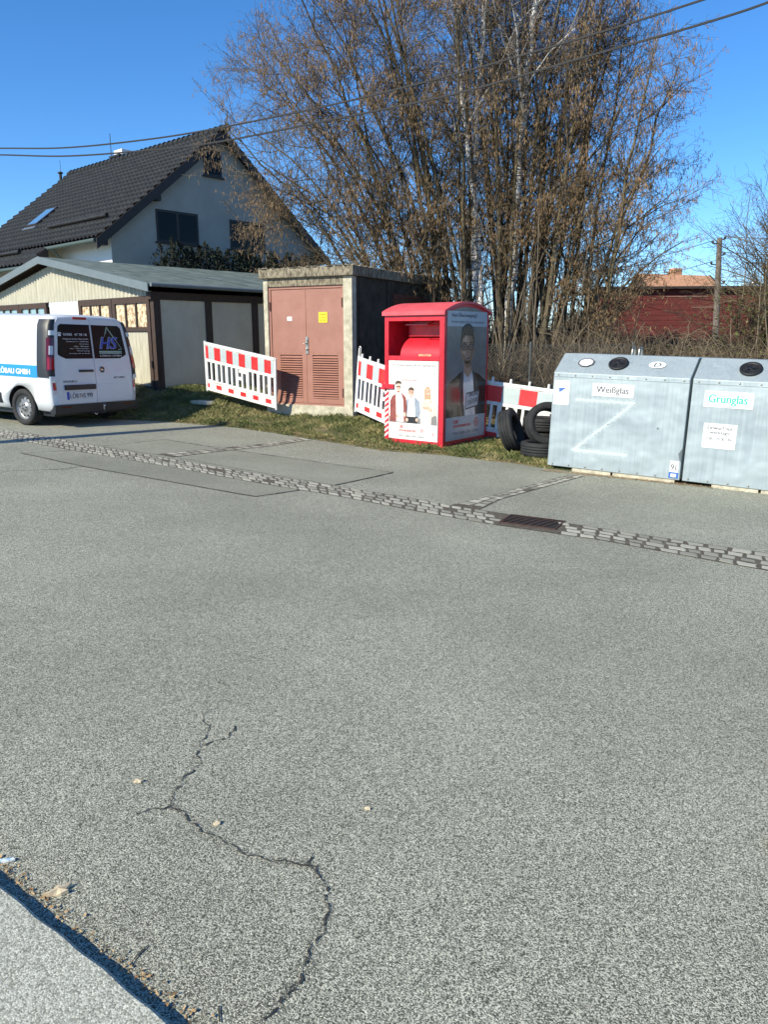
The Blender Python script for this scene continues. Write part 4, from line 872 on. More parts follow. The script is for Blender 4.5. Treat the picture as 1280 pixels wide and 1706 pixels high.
# drum flap: quarter cylinder bulging toward the front
m = MB(); vs = []; K = 14
for k in range(K+1):
    q = math.pi/2*k/K; vs += [(.24, .50-.42*math.cos(q), 1.37+.33*math.sin(q)), (CW-.09, .50-.42*math.cos(q), 1.37+.33*math.sin(q))]
m.raw(vs, [(2*k, 2*k+1, 2*k+3, 2*k+2) for k in range(K)], M_CR, True); m.raw([(.24, .5, 1.37)]+[vs[2*k] for k in range(K+1)], [tuple(range(K+2))], M_CR)
m.box(.24, CW-.09, .46, .5, 1.70, 1.95, M_CR); dr = m.build('drum', cb)
def dp(x, q, o): return (x, .50-(.42+o)*math.cos(q), 1.37+(.33+o)*math.sin(q))
m = MB()
for (x0, x1, q0, q1) in ((.66, .93, .98, 1.02), (.66, .93, 1.25, 1.29), (.66, .68, 1.02, 1.25), (.91, .93, 1.02, 1.25)): m.raw([dp(x0, q0, .006), dp(x1, q0, .006), dp(x1, q1, .006), dp(x0, q1, .006)], [(0, 1, 2, 3)], mat('dark_red_line', (.25, .01, .02), .5))
m.raw([dp(.60, .05, .004), dp(.84, .05, .004), dp(.84, .18, .004), dp(.60, .18, .004)], [(0, 1, 2, 3)], mat('old_sticker', (.55, .42, .2), .8, col2=(.62, .1, .1), scale=30)); m.build('sticker', dr)
m = MB(); m.box(.33, .75, .10, .30, 1.868, 1.885, M_CRF); m.tube([(.33, .10, 1.875), (.33, .30, 1.91)], .012, M_CR, 6); m.tube([(.75, .10, 1.875), (.75, .30, 1.93)], .012, M_CR, 6); m.box(.25, CW-.10, .30, .31, 1.70, 1.95, M_CR); m.build('inner_flap', cb)
m = MB(); m.box(-.04, .20, -.045, -.014, .88, .955, M_CR); m.box(-.06, .03, -.06, -.0455, .865, .90, M_CR); m.build('latch', cb, .004)
m = MB()
for k in range(9):
    z = .10+k*.085; m.raw([(-.004, -.0135, z), (.070, -.0135, z+.055), (.070, -.0135, z+.095), (-.004, -.0135, z+.04)], [(0, 1, 2, 3)], M_PW)
m.split('warning_stripe', cb)
def ell(cx, cy, rx, ry, n=20, a0=0, a1=2*math.pi): return [(cx+rx*math.cos(a0+(a1-a0)*i/(n if a1-a0 > 6.2 else n-1)), cy+ry*math.sin(a0+(a1-a0)*i/(n if a1-a0 > 6.2 else n-1))) for i in range(n)]
# front poster
px0, px1, pz0, pz1 = .085, CW-.095, .09, 1.325
def fp(lv): return lambda u, v, e=0.: (px0+u*(px1-px0), -.0135-lv*.0008-e, pz0+v*(pz1-pz0))
m = MB(); m.box(px0, px1, -.013, -.0, pz0, pz1, M_PW); po = m.build('poster', cb)
def U(x): return (x-120)/535
def Vv(y): return (1420-y)/840
def draw(m, pts, lv, mt, f=None): g_ = (f or fp)(lv); m.face([g_(*p) for p in pts], mt)
def zp(L): return [(U(x), Vv(y)) for x, y in L]
m = MB()
draw(m, zp([(122, 757), (652, 753), (652, 757), (122, 761)]), 1, M_GREYL)
draw(m, zp([(125, 1242), (125, 1180), (215, 1150), (330, 1180), (470, 1180), (470, 1242)]), .5, M_GREYL); draw(m, zp([(585, 1245), (585, 1140), (645, 1145), (650, 1245)]), .5, M_GREYL)
# man in maroon jacket
draw(m, zp([(133, 1235), (136, 1010), (160, 960), (215, 925), (270, 925), (310, 965), (325, 1050), (322, 1180), (300, 1235)]), 1, M_JK1)
draw(m, zp([(205, 1232), (200, 930), (225, 915), (258, 915), (282, 1000), (290, 1232)]), 2, M_PW); draw(m, [(U(230)+.035*math.cos(q), Vv(865)+.075*math.sin(q)) for q in np.linspace(0, 6.28, 16, False)], 3, M_SKIN2); draw(m, zp([(192, 845), (196, 805), (225, 788), (258, 800), (265, 840), (250, 822), (210, 824)]), 4, M_HAIR)
draw(m, zp([(205, 850), (225, 850), (225, 862), (205, 862)]), 5, M_BLKP); draw(m, zp([(232, 850), (252, 850), (252, 862), (232, 862)]), 5, M_BLKP); draw(m, zp([(212, 903), (245, 903), (236, 912), (220, 912)]), 5, M_LETR); draw(m, ell(U(217), Vv(1175), .025, .028), 3, M_SKIN2); draw(m, ell(U(300), Vv(1150), .025, .03), 3, M_SKIN2)
# young man in grey jacket
draw(m, zp([(312, 1185), (316, 1000), (345, 965), (420, 965), (462, 1010), (470, 1120), (455, 1190)]), 1, M_JK2); draw(m, zp([(320, 1238), (322, 1165), (440, 1165), (438, 1240)]), 2, M_BLKP); draw(m, zp([(325, 1170), (345, 975), (405, 972), (415, 1170)]), 3, M_PW)
draw(m, ell(U(368), Vv(915), .05, .055), 3, M_SKIN); draw(m, zp([(338, 900), (342, 868), (368, 855), (398, 866), (402, 902), (390, 885), (350, 886)]), 4, M_HAIR); draw(m, zp([(352, 935), (385, 935), (376, 944), (362, 944)]), 5, M_PW); draw(m, zp([(350, 905), (362, 903), (362, 908), (350, 910)]), 5, M_HAIR); draw(m, zp([(374, 903), (386, 905), (386, 910), (374, 908)]), 5, M_HAIR); draw(m, ell(U(325), Vv(1205), .028, .022), 4, M_SKIN2); draw(m, ell(U(432), Vv(1200), .028, .022), 4, M_SKIN2)
# blond woman in cream
draw(m, zp([(470, 1245), (476, 1030), (505, 985), (585, 985), (635, 1040), (645, 1130), (590, 1160), (585, 1245)]), 1, M_JK3); draw(m, zp([(480, 1245), (490, 1070), (560, 1090), (580, 1245)]), 2, M_PW); draw(m, zp([(515, 990), (512, 880), (530, 845), (560, 842), (578, 880), (582, 995), (570, 975), (530, 975)]), 2, M_HAIRB); draw(m, ell(U(547), Vv(905), .042, .052), 3, M_SKIN2); draw(m, zp([(538, 930), (558, 930), (552, 938), (543, 938)]), 4, M_LETR); draw(m, zp([(495, 1060), (560, 1045), (600, 1080), (585, 1100), (500, 1080)]), 3, M_SKIN2)
for (x, y) in ((534, 898), (552, 898)): draw(m, ell(U(x), Vv(y), .008, .006, 8), 4, M_HAIR)
m.build('picture', po)
m = MB()
def tx(s, x0, x1, y0, y1, mt, lv=2, **k): text(m, s, U(x0), U(x1), Vv(y1), Vv(y0), fp(lv), mt, **k)
tx('Ihre Kleiderspende hilft der Jugendarbeit!', 165, 628, 612, 644, M_LETD); tx('Herzlichen Dank!', 275, 430, 768, 792, M_LETR)
for i, (x0, x1, y) in enumerate(((455, 605, 776), (275, 610, 800), (275, 600, 822), (275, 400, 842), (420, 490, 860), (420, 490, 880))): tx(['Mit Ihrer Spende von Kleidung', 'helfen Sie vielen Menschen hier in der Region und unterstützen', 'die Arbeit mit Kindern, Familien und älteren Menschen vor Ort', 'bitte nur sauber', 'Wir sagen', 'Danke!'][i], x0, x1, y, y+13, M_GREYL)
tx('DIE', 238, 282, 1268, 1300, M_LETR, bold=.002); tx('JOHANNITER', 238, 420, 1312, 1345, M_LETR, bold=.002); tx('Aus Liebe zum Leben', 238, 512, 1362, 1392, M_LETD)
tx('WOHL', 232, 272, 1020, 1035, M_LETR, 4); tx('TÄTER', 232, 275, 1042, 1058, M_LETR, 4); tx('WOHL', 352, 392, 1048, 1062, M_LETR, 5); tx('TÄTER', 350, 398, 1068, 1084, M_LETR, 5)
def badge(m, cx, cy, r, f, lv, asp):
    ring = []
    g_ = f(lv); n = 28
    for i in range(n):
        a, b = 2*math.pi*i/n, 2*math.pi*(i+1)/n
        m.face([g_(cx+r*math.cos(a)*asp, cy+r*math.sin(a)), g_(cx+r*math.cos(b)*asp, cy+r*math.sin(b)), g_(cx+r*.84*math.cos(b)*asp, cy+r*.84*math.sin(b)), g_(cx+r*.84*math.cos(a)*asp, cy+r*.84*math.sin(a))], M_LETR)
    for k in range(4):   # eight pointed cross
        q = math.pi/2*k; L = lambda d, s: g_(cx+(d*math.cos(q)-s*math.sin(q))*asp, cy+d*math.sin(q)+s*math.cos(q))
        m.face([L(r*.05, 0), L(r*.74, -r*.32), L(r*.56, 0), L(r*.74, r*.32)], M_LETR)
badge(m, U(486), Vv(1312), .026, fp, 2, (pz1-pz0)/(px1-px0)); 
draw(m, zp([(605, 1322), (615, 1330), (610, 1360), (598, 1362), (606, 1350)]), 2, M_LETR); draw(m, zp([(600, 712), (612, 704), (618, 708), (606, 716)]), 2, M_LETD); m.build('lettering', po)
# side poster: u along depth, v up
sy0, sy1, sz0, sz1 = .06, CDp-.06, .10, CH+.11
def spf(lv): return lambda u, v, e=0.: (CW+.0045+lv*.0008+e, sy0+u*(sy1-sy0), sz0+v*(sz1-sz0))
def topz(u): return (min(sz1, arch(sy0+u*(sy1-sy0))-.05)-sz0)/(sz1-sz0)
m = MB(); prof = [(sy0, sz0), (sy1, sz0)]+[(sy1-(sy1-sy0)*k/12, sz0+topz(1-k/12)*(sz1-sz0)) for k in range(13)]
m.prism(prof, 'x', CW+.0005, CW+.0045, M_GRA); sd = m.build('side_poster', cb)
def rect(m, u0, u1, v0, v1, lv, mt): m.face([spf(lv)(u0, v0), spf(lv)(u1, v0), spf(lv)(u1, v1), spf(lv)(u0, v1)], mt)
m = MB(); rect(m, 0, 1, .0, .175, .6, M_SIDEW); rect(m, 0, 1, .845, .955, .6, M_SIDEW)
S_ = lambda L: [(u, v) for u, v in L]
def ds(L, lv, mt): draw(m, L, lv, mt, spf)
ds([(.0, .176), (.0, .40), (.12, .45), (.36, .51), (.62, .51), (.80, .49), (1, .43), (1, .176)], .7, M_JKD)
ds([(.40, .45), (.42, .515), (.62, .52), (.66, .47), (.74, .176), (.46, .176)], 1.2, M_TSH)
ds([(.43, .50), (.42, .58), (.60, .58), (.62, .50), (.52, .465)], 1.6, M_SKD)
ds([(.50+.165*math.cos(q), .685+.115*math.sin(q)-(.015*math.cos(q)**2 if math.sin(q) < 0 else 0)) for q in np.linspace(0, 6.283, 28, False)], 2.2, M_SKD)
ds([(.335, .68), (.33, .76), (.37, .82), (.46, .843), (.56, .843), (.64, .81), (.67, .75), (.665, .69), (.64, .745), (.60, .775), (.44, .78), (.37, .75)], 2.8, M_HD)
ds([(.42, .60), (.44, .575), (.50, .565), (.56, .575), (.60, .60), (.57, .592), (.43, .592)], 2.7, M_HD)
M_SHD = mat('print_face_shade', (.21, .115, .07), .25, col2=(.27, .155, .10), scale=14); M_HIL = mat('print_face_light', (.50, .33, .24), .25, col2=(.44, .28, .19), scale=14)
ds([(.52, .80), (.60, .775), (.655, .72), (.655, .66), (.62, .61), (.57, .58), (.555, .62), (.585, .66), (.575, .72), (.535, .76)], 2.4, M_SHD)
ds([(.40, .755), (.47, .775), (.50, .745), (.47, .725), (.40, .725)], 2.5, M_HIL); ds([(.385, .665), (.44, .675), (.455, .645), (.40, .63)], 2.5, M_HIL); ds([(.43, .58), (.61, .58), (.60, .555), (.52, .535), (.45, .55)], 1.9, M_SHD)
ds([(.37, .645), (.41, .60), (.46, .572), (.52, .565), (.58, .575), (.635, .62), (.65, .655), (.60, .64), (.57, .605), (.52, .590), (.46, .598), (.41, .64)], 2.55, M_SHD)
ds(ell(.335, .68, .018, .022, 10), 2.1, M_SHD); ds(ell(.668, .68, .016, .022, 10), 2.1, M_SHD)
ds([(.40, .45), (.42, .515), (.36, .51), (.30, .40), (.40, .28), (.46, .176), (.43, .176), (.33, .30)], 1.4, M_BLKP); ds([(.66, .47), (.62, .52), (.69, .505), (.78, .40), (.72, .28), (.74, .176), (.77, .176), (.80, .30)], 1.4, M_BLKP)
ds([(.34, .79), (.36, .835), (.44, .862), (.54, .868), (.62, .845), (.66, .80), (.62, .825), (.54, .845), (.44, .842), (.38, .82)], 2.95, M_BLKP)
ds([(.46, .622), (.56, .628), (.54, .603), (.48, .601)], 2.8, M_BLKP); ds([(.47, .620), (.55, .624), (.54, .616), (.48, .614)], 3.2, M_SKIN); ds([(.505, .70), (.525, .70), (.545, .648), (.50, .645)], 2.8, M_HD if 0 else mat('print_shadow_skin', (.26, .15, .1), .2))
for cu in (.425, .59):
    n = 16; g_ = spf(3.4)
    for i in range(n):
        a, b = 2*math.pi*i/n, 2*math.pi*(i+1)/n; rr = lambda q, s: g_(cu+.070*s*math.copysign(abs(math.cos(q))**.6, math.cos(q)), .692+.024*s*math.copysign(abs(math.sin(q))**.6, math.sin(q)))
        m.face([rr(a, 1), rr(b, 1), rr(b, .70), rr(a, .70)], M_BLKP)
    ds(ell(cu, .692, .045, .016, 12), 2.9, M_SHD); ds(ell(cu, .694, .020, .005, 10), 3.1, M_BLKP); ds([(cu-.05, .727), (cu+.05, .73), (cu+.05, .722), (cu-.05, .719)], 3.0, M_HD)
ds([(.49, .698), (.525, .698), (.525, .692), (.49, .692)], 3.5, M_BLKP); ds([(.36, .69), (.335, .70), (.335, .694), (.36, .684)], 3.5, M_BLKP)
m.build('picture', sd)
m = MB()
def ts(s, u0, u1, v0, v1, mt, lv=2, **k): text(m, s, u0, u1, v0, v1, spf(lv), mt, **k)
ts('Aus Überzeugung!', .10, .72, .905, .945, M_LETD, bold=.003); ts('Fördermitglied bei den Johannitern.', .10, .93, .862, .888, M_LETD)
ts('DIE', .18, .31, .125, .152, M_LETR, bold=.004); ts('JOHANNITER', .18, .62, .088, .115, M_LETR, bold=.004); ts('Aus Liebe zum Leben', .18, .84, .042, .068, M_LETD); badge(m, .77, .118, .034, spf, 2, (sz1-sz0)/(sy1-sy0))
g2 = lambda u, v, e=0.: spf(2.6)(.50+(u)*.30+v*.06, .245+v*.115+u*.022, e)
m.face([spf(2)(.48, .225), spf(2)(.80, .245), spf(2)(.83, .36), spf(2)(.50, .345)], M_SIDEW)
for (p, q) in (((.48, .225), (.80, .245)), ((.80, .245), (.83, .36)), ((.83, .36), (.50, .345)), ((.50, .345), (.48, .225))):
    dx_, dy_ = q[0]-p[0], q[1]-p[1]; L = math.hypot(dx_, dy_); nx_, ny_ = -dy_/L*.008, dx_/L*.005; m.face([spf(2.4)(p[0]-nx_, p[1]-ny_), spf(2.4)(q[0]-nx_, q[1]-ny_), spf(2.4)(q[0]+nx_, q[1]+ny_), spf(2.4)(p[0]+nx_, p[1]+ny_)], M_BLKP)
text(m, 'WOHL', .06, .88, .56, .88, g2, M_LETD, bold=.02); text(m, 'TÄTER', .04, .92, .06, .46, g2, M_LETD, bold=.02)
m.build('lettering', sd)
# ------------------------------------------------------------------ glass containers
M_ZN = bpy.data.materials.new('galvanised'); M_ZN.use_nodes = True; n_ = M_ZN.node_tree.nodes; l_ = M_ZN.node_tree.links; b_ = n_['Principled BSDF']
tc = n_.new('ShaderNodeTexCoord'); mp = n_.new('ShaderNodeMapping'); mp.inputs['Scale'].default_value = (30, 30, .8); l_.new(tc.outputs['Object'], mp.inputs[0]); t1 = n_.new('ShaderNodeTexNoise'); t1.inputs['Scale'].default_value = 1; t1.inputs['Detail'].default_value = 5; l_.new(mp.outputs[0], t1.inputs['Vector'])
t2 = n_.new('ShaderNodeTexNoise'); t2.inputs['Scale'].default_value = 2.2; t2.inputs['Detail'].default_value = 4; l_.new(tc.outputs['Object'], t2.inputs['Vector']); mx = n_.new('ShaderNodeMath'); mx.operation = 'ADD'; l_.new(t1.outputs[0], mx.inputs[0]); l_.new(t2.outputs[0], mx.inputs[1])
r_ = n_.new('ShaderNodeValToRGB'); r_.color_ramp.elements[0].position = .75; r_.color_ramp.elements[0].color = (.28, .335, .36, 1); r_.color_ramp.elements[1].position = 1.25; r_.color_ramp.elements[1].color = (.37, .43, .445, 1)
mr = n_.new('ShaderNodeMath'); mr.operation = 'MULTIPLY'; mr.inputs[1].default_value = .5; l_.new(mx.outputs[0], mr.inputs[0]); r_.color_ramp.elements[0].position = .32; r_.color_ramp.elements[1].position = .56; l_.new(mr.outputs[0], r_.inputs[0]); l_.new(r_.outputs[0], b_.inputs['Base Color']); b_.inputs['Metallic'].default_value = .35; b_.inputs['Roughness'].default_value = .55
bp_ = n_.new('ShaderNodeBump'); bp_.inputs['Strength'].default_value = .45; bp_.inputs['Distance'].default_value = .07; t3 = n_.new('ShaderNodeTexNoise'); t3.inputs['Scale'].default_value = 2.6; l_.new(tc.outputs['Object'], t3.inputs['Vector']); l_.new(t3.outputs[0], bp_.inputs['Height']); l_.new(bp_.outputs[0], b_.inputs['Normal'])
M_RUB = mat('black_rubber', (.008, .008, .009), .6); M_DENT = mat('dent_dark', (.10, .12, .13), .5); M_SPRAY = mat('white_spray', (.56, .63, .64), .7)
M_GRN = mat('letter_green', (.02, .50, .32), .5); M_STK = mat('sticker_white', (.82, .82, .82), .4); M_STB = mat('sticker_blue', (.05, .14, .42), .4)
cx_ = Vector((.83, -.56, 0)); gA = P(912, 781, 10.4); gA.z = plane(gA.x, gA.y)+.05
def glass_container(o, label, w, hole_x, which):
    t_ = thing('glass_container', label, 'glass container', frame(o, (.83, -.56, SX*.83*1.0), UP), 'grey metal bottle bank containers'); h1, h2, yb = 1.25, 1.50, .34; D = 1.35
    m = MB(); prof = [(0, 0), (D, 0), (D, h1), (D-yb, h2), (yb, h2), (0, h1)]; m.prism(prof, 'x', 0, w, M_ZN); m.build('body', t_, .008)
    m = MB(); m.box(.01, w-.01, -.006, -.0005, h1-.055, h1-.005, M_ZN); m.build('seam_strip', t_, .002)
    m = MB()
    for z, n in ((h1-.03, 8), (.03, 8)):
        for k in range(n): m.lathe([(0, -.014), (.008, -.012), (.012, -.004)], M_GALV, (.07+(w-.14)*k/(n-1), -.0025, z), 'y', 8)
    if which: 
        for (x, z) in ((w*.93-.3, .85), (w*.86-.25, .52), (w*.86-.3, .2)): m.lathe([(0, -.014), (.009, -.012), (.013, -.0)], M_GALV, (x, 0, z), 'y', 8)
    m.split('rivet', t_)
    sl_ = Vector((0, yb, h2-h1)).normalized(); nn = Vector((0, -(h2-h1), yb)).normalized(); c = Vector((hole_x, yb*.5, (h1+h2)/2+.01))
    def onf(u, v, e=0.): return c+Vector((u, 0, 0))+sl_*v+nn*(.003+e)
    m = MB(); K = 28
    rings = [(.125, .0), (.125, .018), (.10, .024), (.09, .010)]; vs = [onf(r*math.cos(2*math.pi*k/K), r*math.sin(2*math.pi*k/K), e) for r, e in rings for k in range(K)]
    m.raw(vs, [(j*K+k, j*K+(k+1) % K, (j+1)*K+(k+1) % K, (j+1)*K+k) for j in range(3) for k in range(K)], M_RUB, True)
    for k in range(8):   # rubber lamellae dipping to the centre
        a, b = 2*math.pi*k/8, 2*math.pi*(k+1)/8; mid_ = (a+b)/2
        m.face([onf(.095*math.cos(a), .095*math.sin(a), .012), onf(.095*math.cos(mid_), .095*math.sin(mid_), .014), onf(.095*math.cos(b), .095*math.sin(b), .012), onf(.0, -.0, .001 if k % 2 else .022)], M_RUB)
    m.build('throw_in_hole', t_)
    m = MB()
    for xx in (w*.5-.045, w*.5+.045): m.tube([(xx, .62, h2), (xx, .62, h2+.07), (xx+.0, .65, h2+.105), (xx, .72, h2+.105), (xx, .75, h2+.07), (xx, .75, h2)], .012, M_GALV, 8)
    m.split('lifting_eye', t_)
    m = MB(); m.box(.35, w*.5-.0, .01, .06, -.055, -.004, M_CONC); m.box(w*.5+.03, w-.06, .01, .06, -.055, -.004, M_CONC); m.box(.3, w-.1, D-.1, D-.05, -.055, -.004, M_CONC); m.split('skid', t_)
    fr = lambda lv: (lambda u, v, e=0.: (u, -.0015-lv*.001-e, v))
    def plate(name, x0, x1, z0, z1, txts, m0=M_STK, tilt=0.):
        m = MB(); m.raw([(x0, -.005, z0), (x1, -.005, z0+tilt), (x1, -.005, z1+tilt), (x0, -.005, z1), (x0, -.0005, z0), (x1, -.0005, z0+tilt), (x1, -.0005, z1+tilt), (x0, -.0005, z1)], [(0, 1, 2, 3), (0, 4, 5, 1), (3, 2, 6, 7), (0, 3, 7, 4), (1, 5, 6, 2)], m0); p = m.build(name, t_)
        if txts:
            m = MB()
            for s, a, b, c_, d_, mt, bo in txts: text(m, s, x0+(x1-x0)*a, x0+(x1-x0)*b, z0+(z1-z0)*c_, z0+(z1-z0)*d_, lambda u, v, e=0.: (u, -.0065-e, v+tilt*(u-x0)/(x1-x0)), mt, bold=bo)
            m.build('lettering', p)
        return p
    if which == 0:
        plate('sign', .545, 1.08, .975, 1.135, [('Weißglas', .10, .88, .12, .80, M_LETD, .0022)], tilt=0)
        p = plate('sticker', .02, .235, .83, 1.145, [])
        m = MB()
        for k in range(5): m.face([(.10+k*.016, -.0062, .99+.012*k), (.115+k*.016, -.0062, 1.0+.012*k), (.095+k*.016, -.0062, 1.06), (.085+k*.016, -.0062, 1.04)], M_STB)
        m.build('print', p)
        p = plate('sticker', 1.615, 1.72, .095, .235, [('91', .15, .75, .18, .72, M_LETD, .002)]); m = MB(); m.box(1.61, 1.725, -.005, -.0005, .02, .094, M_STB); m.box(1.635, 1.70, -.0062, -.0052, .035, .075, M_STK); m.build('print', p)
        # octagonal blank sticker and D oval on the slope
        def poly(pts, mt, e, nm, par): m = MB(); m.face([onf(u-0, v, e) for u, v in pts], mt); return m.build(nm, par)
        ou = .37-hole_x; oc = [(ou+.115*math.cos(q), .005+.095*math.sin(q)) for q in np.linspace(math.pi/8, 2*math.pi+math.pi/8, 8, False)]
        s8 = poly(oc, M_LETD, .002, 'sticker', t_); poly([(ou+(u-ou)*.80, .005+(v-.005)*.80) for u, v in oc], M_STK, .003, 'print', s8)
        du = 1.29-hole_x; s9 = poly(ell(du, .01, .105, .065, 24), M_STK, .002, 'sticker', t_); m = MB(); text(m, 'D', du-.04, du+.04, -.03, .05, lambda u, v, e=0.: onf(u, v, .0035+e), M_LETD, shear=.15, bold=.003); m.build('lettering', s9)
        # spray painted Z
        m = MB(); Zp = [((.33, .91), (1.10, .91)), ((1.06, .88), (.36, .255)), ((.34, .245), (1.06, .245))]
        for (p, q) in Zp:
            for i in range(4200):
                tt = random.uniform(-.01, 1.01); s_ = abs(random.gauss(0, 1))*.026; a = random.uniform(0, 6.28); x = p[0]+(q[0]-p[0])*tt+math.cos(a)*s_; z = p[1]+(q[1]-p[1])*tt+math.sin(a)*s_*1.1; r = random.uniform(.001, .0034)
                m.face([(x+r*math.cos(k*1.2566), -.0007-random.random()*.0006, z+r*math.sin(k*1.2566)) for k in range(5)], M_SPRAY)
            d_ = Vector((q[0]-p[0], 0, q[1]-p[1])).normalized(); nv = Vector((-d_.z, 0, d_.x))*.011; A = Vector((p[0], -.0016, p[1])); B = Vector((q[0], -.0016, q[1])); K_ = 24; L = []
            for i in range(K_+1): c0 = A.lerp(B, i/K_); r1, r2 = random.uniform(.6, 1.15), random.uniform(.6, 1.15); L.append((c0-nv*r1, c0+nv*r2))
        m.build('spray_paint', t_)['label'] = 'letter Z sprayed in white paint'
        m = MB(); m.lathe([(0, -.001), (.007, -.003), (.009, -.0006)], M_LETD, (.79, 0, .62), 'y', 8); m.lathe([(0, -.001), (.008, -.002), (.012, -.0006)], M_DENT, (1.42, 0, .62), 'y', 10)
        m.raw([(1.70, -.002, .33), (1.742, -.002, .40), (1.742, -.002, .22), (1.72, -.002, .26)], [(0, 1, 2, 3)], M_DENT); m.split('dent', t_)
    else:
        plate('sign', .155, .70, .93, 1.12, [('Grünglas', .09, .88, .12, .80, M_GRN, .003)], tilt=0)
        plate('sign', .185, .56, .44, .735, [('Einwurf nur', .12, .88, .76, .92, M_LETD, .0012), ('werktags', .2, .78, .54, .71, M_LETD, .0012), ('7.00 - 20.00 Uhr', .1, .9, .33, .45, M_LETD, .001), ('Danke für Ihre Hilfe', .15, .85, .12, .2, M_GREYL, 0)])
    return t_
glass_container(gA, 'galvanised container for clear glass with a sprayed white Z', 1.745, .80, 0)
gB = gA+Vector((.83, -.56, SX*.83)).normalized()*1.775
glass_container(gB, 'galvanised container for green glass, cut by the right edge', 1.745, .60, 1)
# ------------------------------------------------------------------ tyres
M_TYRE = mat('worn_tyre', (.010, .011, .012), .8, col2=(.028, .028, .028), scale=9, bump=.4, bscale=60)
def tyre_mesh(m, R=.31, w=.2, n=72):
    r_in = .205; pr = [(r_in, -w*.36), (r_in+.02, -w*.46), (R-.05, -w*.52), (R-.014, -w*.45), (R, -w*.38)]
    for g in (-.2, 0, .2): pr += [(R, (g-.035)*w), (R-.009, (g-.03)*w), (R-.009, (g+.03)*w), (R, (g+.035)*w)]
    pr += [(R, w*.38), (R-.014, w*.45), (R-.05, w*.52), (r_in+.02, w*.46), (r_in, w*.36), (r_in+.012, w*.30), (R-.03, w*.42), (R-.018, 0), (R-.03, -w*.42), (r_in+.012, -w*.30)]
    m.lathe(pr, M_TYRE, (0, 0, 0), 'y', n, closed=True)
    for k in range(n):
        q = 2*math.pi*k/n
        for s in (-1, 1):
            def pt(dq, y, rr): return (rr*math.cos(q+dq), y, rr*math.sin(q+dq))
            y0, y1 = s*w*.25, s*w*.44; m.raw([pt(0, y0, R+.004), pt(.05, y0, R+.004), pt(.05+s*.03, y1, R-.003), pt(s*.03, y1, R-.003), pt(-.004, y0, R-.002), pt(.054, y0, R-.002), pt(.056+s*.03, y1, R-.01), pt(s*.03-.004, y1, R-.01)], [(0, 1, 2, 3), (0, 4, 5, 1), (2, 6, 7, 3), (1, 5, 6, 2), (0, 3, 7, 4)], M_TYRE)
def tyre(loc, axis_, label, R=.31, w=.2):
    ay = Vector(axis_).normalized(); ax = ay.cross(Vector((.3, .1, 1)) if abs(ay.z) < .9 else Vector((1, 0, 0))).normalized(); az = ax.cross(ay)
    m = MB(); tyre_mesh(m, R, w); o = m.build('tyre', None, 0, Matrix(((ax.x, ay.x, az.x, loc[0]), (ax.y, ay.y, az.y, loc[1]), (ax.z, ay.z, az.z, loc[2]), (0, 0, 0, 1)))); tag(o, label, 'tyre', 'old car tyres dumped beside the container')
gz = lambda x, y: height(x, y)
tyre((2.33, 11.25, gz(2.33, 11.25)+.11), (.02, 0, 1), 'black tyre lying flat on the grass under the upright open tyre')
tyre((2.38, 11.22, gz(2.42, 11.2)+.20+.275), (.12, -.93, .26), 'tyre standing on the flat one, its open centre facing the street', .315)
tyre((1.93, 11.65, gz(1.93, 11.65)+.315), (.86, -.38, .30), 'leftmost tyre, leaning right with its tread towards the red clothes bank', .325, .215)
tyre((2.5, 12.1, gz(2.5, 12.1)+.11), (0, 0, 1), 'bottom tyre of the stack hidden behind the open tyre')
tyre((2.5, 12.1, gz(2.5, 12.1)+.33), (.03, 0, 1), 'top tyre of the stack seen through the open tyre')
# ------------------------------------------------------------------ van
M_VW = mat('van_white', (.66, .68, .70), .28, coat=.5, spec=.4); M_VB = mat('van_black_trim', (.015, .017, .02), .45); M_VG = mat('van_window', (.006, .008, .012), .12, spec=.18); M_VRED = mat('lamp_red', (.35, .008, .01), .12, spec=.7, coat=.5); M_VRD = mat('lamp_dark_red', (.10, .006, .008), .12, coat=.5); M_VCL = mat('lamp_clear', (.55, .55, .58), .1, coat=.5)
M_STR = mat('stripe_blue', (.02, .26, .72), .35); M_TEAL = mat('logo_teal', (.02, .42, .34), .4); M_LB = mat('logo_blue', (.03, .06, .42), .4); M_LG = mat('logo_green_line', (.35, .5, .42), .4); M_CHR = mat('chrome', (.55, .55, .55), .2, metal=1); M_RIM = mat('steel_rim', (.28, .28, .28), .45, metal=.6); M_PLW = mat('plate_white', (.62, .63, .65), .4); M_FAINT = mat('faded_letter', (.62, .66, .66), .5); M_DIRT = mat('grubby_white', (.70, .71, .72), .4)
vx = Vector((.49, .87, 0)).normalized(); vo = Vector((-5.8, 13.45, 0)); vc = vo+vx*.975; vo3 = Vector((vc.x, vc.y, plane(vc.x, vc.y)))
van = thing('delivery_van', 'white panel van with blue side stripe seen from behind', 'van', frame(vo3, (vx.x, vx.y, SX*vx.x+SY*vx.y), UP))
half = [(.80, .26), (.93, .30), (.975, .46), (.99, .80), (.985, 1.02), (.955, 1.25), (.905, 1.55), (.865, 1.76), (.80, 1.88), (.68, 1.935), (.40, 1.955), (0.0, 1.96)]
def ys(z): return .13*(max(z-.5, 0)/1.5)**1.6
def zcap(y): return np.interp(y, [0, .04, .15, 3.3, 3.5, 4.25, 4.5, 4.95, 5.05], [1.925, 1.95, 1.97, 1.99, 1.93, 1.22, 1.1, .90, .6])
secY = [0, .02, .06, .15, .4, .85, 1.4, 2.2, 3.2, 3.5, 3.8, 4.1, 4.3, 4.6, 4.9, 5.05]; vs = []; nh = len(half)
